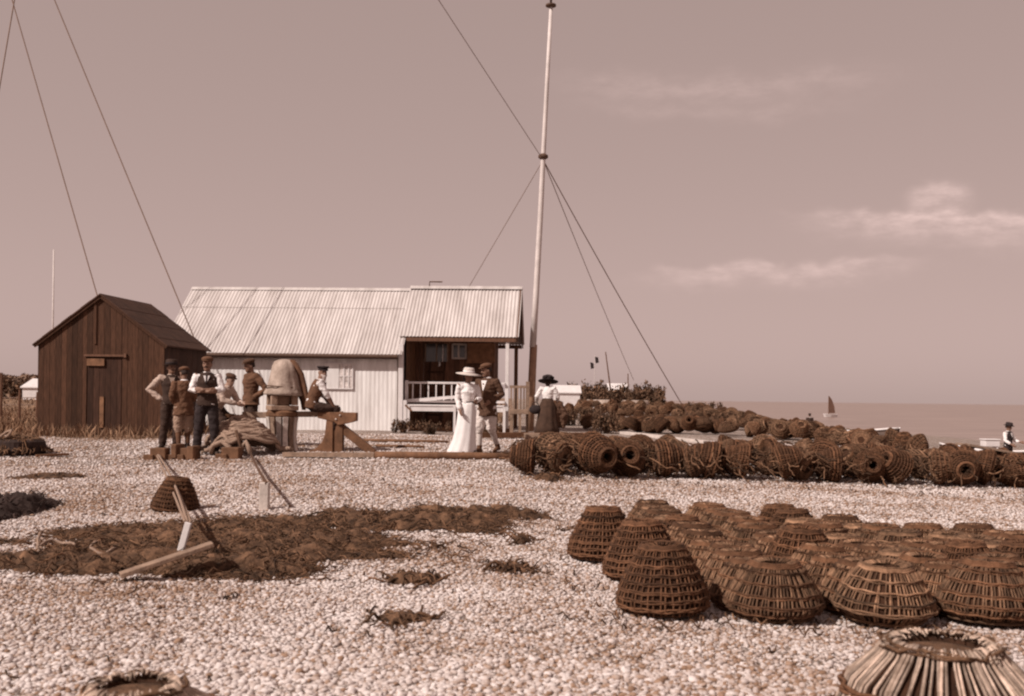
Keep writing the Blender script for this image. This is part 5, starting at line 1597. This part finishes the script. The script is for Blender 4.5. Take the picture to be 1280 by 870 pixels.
    if outfit.get('boots', True):
        for q in 'ab':
            an, to, kn = J['a' + q], J['t' + q], J['k' + q]
            fd = (to - an); fd.z = 0; fd = fd.normalized() if fd.length > .01 else Vector((0, -1, 0))
            mb = MB(); mb.limb([an + (kn - an).normalized() * .07, an], [.05, .05]); mb.limb([an - fd * .045 + Vector((0, 0, -.035)), an.lerp(to, .55), to], [.043, .044, .035])
            mb.fuse('boot', M[outfit.get('boot', 'leather')], root, .011, 2)

    def sleeves(mb, r, upto=1.0):
        for q in 'ab':
            sh, el, wr = J['s' + q], J['e' + q], J['w' + q]
            if upto >= 1: mb.limb([J['che'].lerp(sh, .75), sh, sh.lerp(el, .5), el, el.lerp(wr, .5), wr - (wr - el).normalized() * .03], [.08, r, r * .92, r * .86, r * .78, r * .72])
            else: mb.limb([J['che'].lerp(sh, .75), sh, sh.lerp(el, .5), el, el.lerp(wr, upto)], [.075, r, r * .95, r * .9, r * .8])
    if 'shirt' in outfit:
        mb = MB(); torso(mb, .012, bust=outfit.get('bust', 0)); sleeves(mb, outfit.get('slv', .068), outfit.get('rolled', 1.0)); mb.fuse('shirt', M[outfit['shirt']], root, .0125, 3)
    if 'waistcoat' in outfit:
        mb = MB(); torso(mb, .022, .05); mb.fuse('waistcoat', M[outfit['waistcoat']], root, .0125, 2)
        cl = MB(); cl.tube([J['nec'] - Vector((0, 0, .035)), J['nec'] + Vector((0, 0, .02))], [.08, .068], 14); cl.build('collar', M[outfit.get('shirt', 'white_cloth')], root, smooth=True)
        # the V of shirt and tie at the front
        fw = shx.cross(Vector((0, 0, 1))).normalized(); fw = -fw if fw.dot(Vector((0, 1, 0))) > 0 else fw
        vv = MB(); c0 = J['che'].lerp(J['nec'], .72) + fw * .122; c1 = J['che'] + fw * .152 - Vector((0, 0, .02))
        vv.prism([c0 - shx * .055, c0 + shx * .055, c1], (0, 0, 0), tuple(fw * .012)); vv.build('shirt_front', M[outfit.get('shirt', 'white_cloth')], root)
        if outfit.get('tie'):
            tv = MB(); tv.tube([c0 + fw * .016 + Vector((0, 0, .02)), c0.lerp(c1, .5) + fw * .018, c1 + fw * .014], [.014, .012, .016], 8, ry=.006, axis=tuple(shx)); tv.build('tie', M['black_cloth'], root, smooth=True)
    if 'jacket' in outfit:
        mb = MB(); torso(mb, .034, outfit.get('skirtlen', .20), flare=.03); sleeves(mb, outfit.get('slv', .078)); mb.fuse('jacket', M[outfit['jacket']], root, .0135, 3)
        fw = shx.cross(Vector((0, 0, 1))).normalized(); fw = -fw if fw.dot(Vector((0, 1, 0))) > 0 else fw
        cl = MB(); cl.tube([J['nec'] - Vector((0, 0, .035)), J['nec'] + Vector((0, 0, .022))], [.085, .068], 14); cl.build('collar', M[outfit.get('shirtfront', 'white_cloth')], root, smooth=True)
        if outfit.get('open', True):
            vv = MB(); c0 = J['che'].lerp(J['nec'], .74) + fw * .125; c1 = J['che'] + fw * .162 - Vector((0, 0, .08))
            vv.prism([c0 - shx * .06, c0 + shx * .06, c1], (0, 0, 0), tuple(fw * .014)); vv.build('shirt_front', M[outfit.get('shirtfront', 'white_cloth')], root)
    if 'skirt' in outfit:
        mb = MB()
        rings = outfit['skirt']      # (z, cx, cy, rx, ry)
        n = 40; vs, fs = [], []
        for i, (z, cx_, cy_, rx, ry) in enumerate(rings):
            for j in range(n):
                t = 2 * math.pi * j / n; f = 1 + (.012 + .05 * i / len(rings)) * math.sin(9 * t + .4 * i) + .02 * math.sin(4 * t + 1)
                vs.append((cx_ + rx * f * math.cos(t), cy_ + ry * f * math.sin(t), z))
        for i in range(len(rings) - 1):
            for j in range(n): fs.append((i * n + j, i * n + (j + 1) % n, (i + 1) * n + (j + 1) % n, (i + 1) * n + j))
        fs += [tuple(range(n)), tuple((len(rings) - 1) * n + j for j in range(n))]
        mb.add(vs, fs); mb.build('skirt', M[outfit['skirtm']], root, smooth=True)
        bl = MB(); bl.tube([J['wai'] - Vector((0, 0, .05)), J['wai'] + Vector((0, 0, .015))], [.155 * slim, .152 * slim], 20, ry=[.122 * slim, .12 * slim], axis=(1, 0, 0)); bl.build('belt', M['black_cloth'], root, smooth=True)
    hat = outfit.get('hat')
    if hat:
        kind, hmat = hat
        hb_ = MB(); T = Matrix.Translation(hc) @ hm.to_4x4()
        if kind == 'cap':
            hb_.ball(headmap((0, .012, .098)), (.108, .124, .052), 18, 8, hm)
            hb_.tube([headmap((0, .01, .055)), headmap((0, .008, .09))], [.09, .096], 18, ry=[.108, .115], axis=tuple(hm @ Vector((1, 0, 0))))
            h1 = hb_.fuse('cap', M[hmat], root, .009, 2)
            pk = MB(); pk.prism([headmap((-.07, -.085, .068)), headmap((-.045, -.135, .06)), headmap((0, -.15, .058)), headmap((.045, -.135, .06)), headmap((.07, -.085, .068))], (0, 0, 0), tuple(hm @ Vector((0, 0, .012)))); o_ = pk.build('peak', M[hmat], root); o_.parent = h1; 
        elif kind == 'peaked':
            hb_.lathe([(.092, .05), (.094, .085), (.118, .105), (.112, .125), (.02, .13)], 22, T @ Matrix.Diagonal((1, 1.15, 1, 1))); h1 = hb_.build('cap', M[hmat], root, smooth=False)
            pk = MB(); pk.prism([headmap((-.075, -.085, .06)), headmap((-.05, -.145, .04)), headmap((0, -.158, .036)), headmap((.05, -.145, .04)), headmap((.075, -.085, .06))], (0, 0, 0), tuple(hm @ Vector((0, 0, .01)))); o_ = pk.build('peak', M['black_cloth'], root); o_.parent = h1
        else:
            r0, hh, dr = {'brim': (.165, .10, .0), 'wide': (.255, .10, -.025), 'black': (.29, .15, -.03)}[kind]
            hb_.lathe([(.098, .05), (.13, .052), (r0, .055 + dr), (r0 + .006, .064 + dr), (.13, .066), (.106, .07), (.11, .07 + hh * .7), (.09, .07 + hh), (.02, .075 + hh)], 32, T @ Matrix.Diagonal((1, 1.08, 1, 1)), False, (lambda t, i: 1 + .03 * math.sin(2 * t + 1)) if kind != 'brim' else None)
            h1 = hb_.build('hat', M[hmat], root, smooth=True)
            rb_ = MB(); rb_.lathe([(.109, .07), (.114, .07), (.116, .11), (.109, .11)], 28, T @ Matrix.Diagonal((1, 1.08, 1, 1)), True); o_ = rb_.build('hat_band', M[outfit.get('band', 'black_cloth')], root, smooth=True); o_.parent = h1
            if kind == 'black':
                ft = MB()
                for k in range(9): a = rnd.uniform(0, 6.28); ft.ball(headmap((.11 * math.cos(a), .11 * math.sin(a), .12 + rnd.uniform(0, .05))), (.075, .075, .055), 10, 6)
                o_ = ft.fuse('hat_trimming', M['black_cloth'], root, .012, 1); o_.parent = h1
    return root


def feet(px, py): p = gp(px, py); return p


# man with hands on hips
p = feet(213, 560)
person('man in pale shirt and dark brimmed hat, hand on hip, by the tarred shed', p, R(25), 1.72,
       dict(ea=(-.42, .12, 1.16), wa=(-.19, .0, .97), eb=(.32, .10, 1.15), wb=(.19, -.04, .98), ka=(-.12, -.03, .48), aa=(-.15, .04, .08), ta=(-.21, -.14, .035), ab=(.1, -.04, .08), tb=(.14, -.23, .035), kb=(.1, -.07, .48)),
       dict(shirt='smock', waistcoat='navy_cloth', trousers='navy_cloth', hat=('brim', 'navy_cloth'), moustache='hair', slv=.075, hda=(1, .0, -.3), hdb=(-1, 0, -.3)), (0, 0, R(15)))
# youth in brown jacket
p = feet(229, 563)
person('youth in brown jacket and knee breeches standing before the man with hand on hip', p, R(-150), 1.60,
       dict(ea=(-.22, .04, 1.12), wa=(-.13, -.12, .98), eb=(.26, .06, 1.13), wb=(.17, -.10, .97), ka=(-.09, -.02, .48), aa=(-.08, .02, .08), ta=(-.1, -.17, .035), ab=(.1, .05, .08), tb=(.13, -.12, .035)),
       dict(jacket='brown_cloth', breeches='tan_cloth', stockings='brown_cloth', hat=('cap', 'brown_cloth'), skirtlen=.2), (R(8), 0, R(20)))
# man with folded arms
p = feet(258, 569)
person('man with white sleeves, dark waistcoat and tie standing with folded arms', p, R(10), 1.80,
       dict(ea=(-.26, -.03, 1.15), wa=(.05, -.21, 1.12), eb=(.26, -.03, 1.15), wb=(-.05, -.20, 1.15), ka=(-.14, -.02, .48), aa=(-.17, .0, .08), ta=(-.23, -.16, .035), kb=(.13, -.02, .48), ab=(.15, .02, .08), tb=(.2, -.15, .035)),
       dict(shirt='white_cloth', rolled=.25, waistcoat='navy_cloth', trousers='black_cloth', hat=('cap', 'brown_cloth'), moustache='hair', tie=True, hda=(1, .2, .1), hdb=(-1, .2, .2)), (0, 0, R(-10)))
# boy perched on the rope-hung post, leaning forward
p = at(276, 545, 20.3); p.z = g(p.x, p.y)
person('boy in pale smock and cap sitting hunched between the standing men', p, R(70), 1.60,
       dict(pel=(0, .14, .90), wai=(0, .06, 1.02), che=(0, -.06, 1.18), nec=(0, -.16, 1.34), hea=(0, -.22, 1.47), sa=(-.18, -.11, 1.30), sb=(.18, -.11, 1.30),
            ea=(-.24, -.22, 1.05), eb=(.24, -.22, 1.05), wa=(-.1, -.44, .98), wb=(.1, -.46, .98), ha=(-.09, .12, .86), hb=(.09, .12, .86), ka=(-.13, -.20, .54), kb=(.13, -.20, .54), aa=(-.13, -.05, .1), ab=(.14, -.1, .1), ta=(-.14, -.24, .04), tb=(.15, -.29, .04)),
       dict(jacket='smock', breeches='navy_cloth', stockings='navy_cloth', hat=('cap', 'tweed'), skirtlen=.16, open=False, shirtfront='smock', skin='skin_light', slim=.95), (R(18), 0, R(-10)))
# the rope-hung post he sits on
pp = at(283, 545, 20.45); pp.z = g(pp.x, pp.y)
po = thing('bollard', 'short timber bollard hung with rope, the boy sits on it', 'bollard', pp)
mb = MB(); mb.lathe([(.17, -.1), (.16, .3), (.165, .62), (.19, .64), (.19, .70), (.05, .72)], 18); mb.build('bollard_post', M['timber'], po)
mb = MB()
for k in range(9):
    a0 = rnd.uniform(0, 6.28); pts = []
    for i in range(17): t = a0 + 6.2 * i / 16; q = .2 + .03 * math.sin(3 * t + k); pts.append((q * math.cos(t), q * math.sin(t), .12 + .045 * k + .05 * math.sin(2 * t + k)))
    mb.tube(pts, .02, 6)
for k in range(6):
    a0 = rnd.uniform(0, 6.28); mb.tube([(.2 * math.cos(a0), .2 * math.sin(a0), .52), (.27 * math.cos(a0), .27 * math.sin(a0), .3), (.25 * math.cos(a0 + .3), .25 * math.sin(a0 + .3), .05)], .018, 6)
mb.build('hung_rope', M['rope_dark'], po, smooth=True)
# man in jersey
p = at(313, 548, 21.4); p.z = g(p.x, p.y)
person('man in brown jersey and cap, hands on hips, between boy and capstan', p, R(-52), 1.80,
       dict(ea=(-.36, .16, 1.14), wa=(-.19, .0, .98), eb=(.36, .16, 1.14), wb=(.19, .0, .98), hea=(0, -.04, 1.59)),
       dict(jacket='brown_cloth', open=False, shirtfront='brown_cloth', skirtlen=.1, trousers='navy_cloth', hat=('cap', 'tweed'), hda=(.8, -.2, -.5), hdb=(-.8, -.2, -.5)), (R(12), 0, R(0)))
# man seated on the beam
p = at(392, 567, 20.35); p.z = g(p.x, p.y)
sz = cz(514) + .115
person('bearded man in peaked cap and white sleeves sitting on the capstan beam', p, R(108), 1.72,
       dict(pel=(0, .05, sz), wai=(0, .03, sz + .14), che=(0, -.06, sz + .33), nec=(0, -.11, sz + .50), hea=(0, -.16, sz + .645), sa=(-.185, -.08, sz + .45), sb=(.185, -.08, sz + .45),
            ea=(-.20, -.22, sz + .21), wa=(-.16, -.36, sz - .02), eb=(.24, -.22, sz + .2), wb=(.24, -.36, sz - .02), ha=(-.09, .0, sz - .03), hb=(.09, .0, sz - .03),
            ka=(-.12, -.42, sz - .06), kb=(.16, -.42, sz - .06), aa=(-.12, -.36, sz - .47), ab=(.18, -.40, sz - .47), ta=(-.13, -.56, sz - .50), tb=(.2, -.6, sz - .50)),
       dict(shirt='white_cloth', rolled=.15, waistcoat='brown_cloth', trousers='navy_cloth', hat=('peaked', 'black_cloth'), beard='grey_hair', hair='grey_hair', hda=(0, -.7, -.4), hdb=(0, -.7, -.4)), (R(3), 0, R(-75)))
# the couple
p = feet(584, 568)
person('woman in long white dress and wide white hat walking beside a man', p, R(22), 1.62,
       dict(ea=(-.22, .03, 1.14), wa=(-.21, -.10, .92), eb=(.24, -.02, 1.14), wb=(.12, -.2, 1.10)),
       dict(shirt='white_cloth', slv=.066, skirt=[(1.08, 0, 0, .13, .10), (1.0, 0, 0, .155, .125), (.88, 0, .02, .19, .155), (.6, -.02, .03, .20, .18), (.3, -.05, .05, .235, .22), (.08, -.08, .09, .29, .27), (.0, -.10, .11, .31, .30)], skirtm='white_cloth', slim=.9, bust=.025,
            hat=('wide', 'straw'), band='white_cloth', long_hair=True, boots=True, skin='skin'), (R(8), 0, R(25)))
p = feet(608, 566)
person('man in dark jacket, cap and pale knee breeches walking beside the woman in white', p, R(-28), 1.75,
       dict(ea=(-.23, .02, 1.13), wa=(-.14, -.16, 1.02), eb=(.29, .08, 1.14), wb=(.15, -.12, 1.0), ka=(-.10, -.12, .49), aa=(-.10, -.10, .08), ta=(-.11, -.30, .04), kb=(.11, -.02, .48), ab=(.12, .24, .12), tb=(.13, .08, .03), hea=(-.01, -.03, 1.60)),
       dict(jacket='tweed', breeches='flannel', stockings='flannel', hat=('cap', 'brown_cloth'), skirtlen=.22, boot='brown_cloth', moustache='hair'), (R(10), 0, R(-30)))
# woman with the black hat, from behind
p = feet(684, 544)
person('woman in big black hat, white blouse and dark long skirt, back turned', p, R(170), 1.60,
       dict(ea=(-.30, -.06, 1.16), wa=(-.26, -.25, 1.03), eb=(.33, -.02, 1.15), wb=(.36, -.22, 1.03), hea=(0, -.06, 1.58), nec=(0, -.02, 1.44)),
       dict(shirt='white_cloth', slv=.078, skirt=[(1.10, 0, 0, .15, .12), (1.0, 0, 0, .19, .16), (.85, 0, .03, .25, .21), (.55, .0, .03, .28, .25), (.25, .0, .03, .34, .30), (.03, 0, .03, .37, .33)], skirtm='dark_skirt', slim=.98,
            hat=('black', 'black_cloth'), long_hair=True, boots=True), (R(14), 0, 0))
# what she carries
q = at(669, 512, p.y - .1)
bg_ = thing('bag', 'dark bag held at the left side of the black-hatted woman', 'bag', q)
mb = MB(); mb.ball((0, 0, 0), (.17, .1, .13), 12, 8); mb.build('bag_body', M['black_cloth'], bg_, smooth=True)
mb = MB(); mb.tube([(-.1, 0, .1), (-.04, 0, .2), (.05, 0, .2), (.1, 0, .1)], .014, 6); mb.build('handle', M['black_cloth'], bg_)
q = at(699, 518, p.y + .05); mb = MB(); f_ = []
for k in range(7): mb.limb([q + Vector((rnd.uniform(-.1, .1), rnd.uniform(-.1, .1), .28)), q + Vector((rnd.uniform(-.12, .2), rnd.uniform(-.1, .1), .0)), q + Vector((rnd.uniform(-.15, .15), rnd.uniform(-.1, .1), -.32))], [.05, .085, .06], 8)
tag(mb.fuse('shawl', M['tweed'], None, .016, 1), 'dark shawl hanging at the right side of the black-hatted woman', 'shawl')
# man behind the ridge
Y = 36.0; p = at(1260, 565, Y); p.z = at(1260, 560, Y).z - .86
person('man in white sleeves, dark waistcoat and hat half hidden beyond the pots', p, R(35), 1.70,
       dict(ea=(-.24, -.04, 1.13), wa=(-.2, -.25, 1.0), eb=(.30, -.08, 1.13), wb=(.28, -.3, 1.08)),
       dict(shirt='white_cloth', rolled=.6, waistcoat='black_cloth', trousers='black_cloth', hat=('brim', 'black_cloth')), (R(10), 0, 0))
# far figure
Y = 72; p = at(1012, 530, Y); p.z = at(1012, 517, Y).z - 1.7
person('tiny dark figure on the beach left of the tan sail', p, R(180), 1.70, {}, dict(jacket='navy_cloth', trousers='navy_cloth', hat=('cap', 'navy_cloth')))
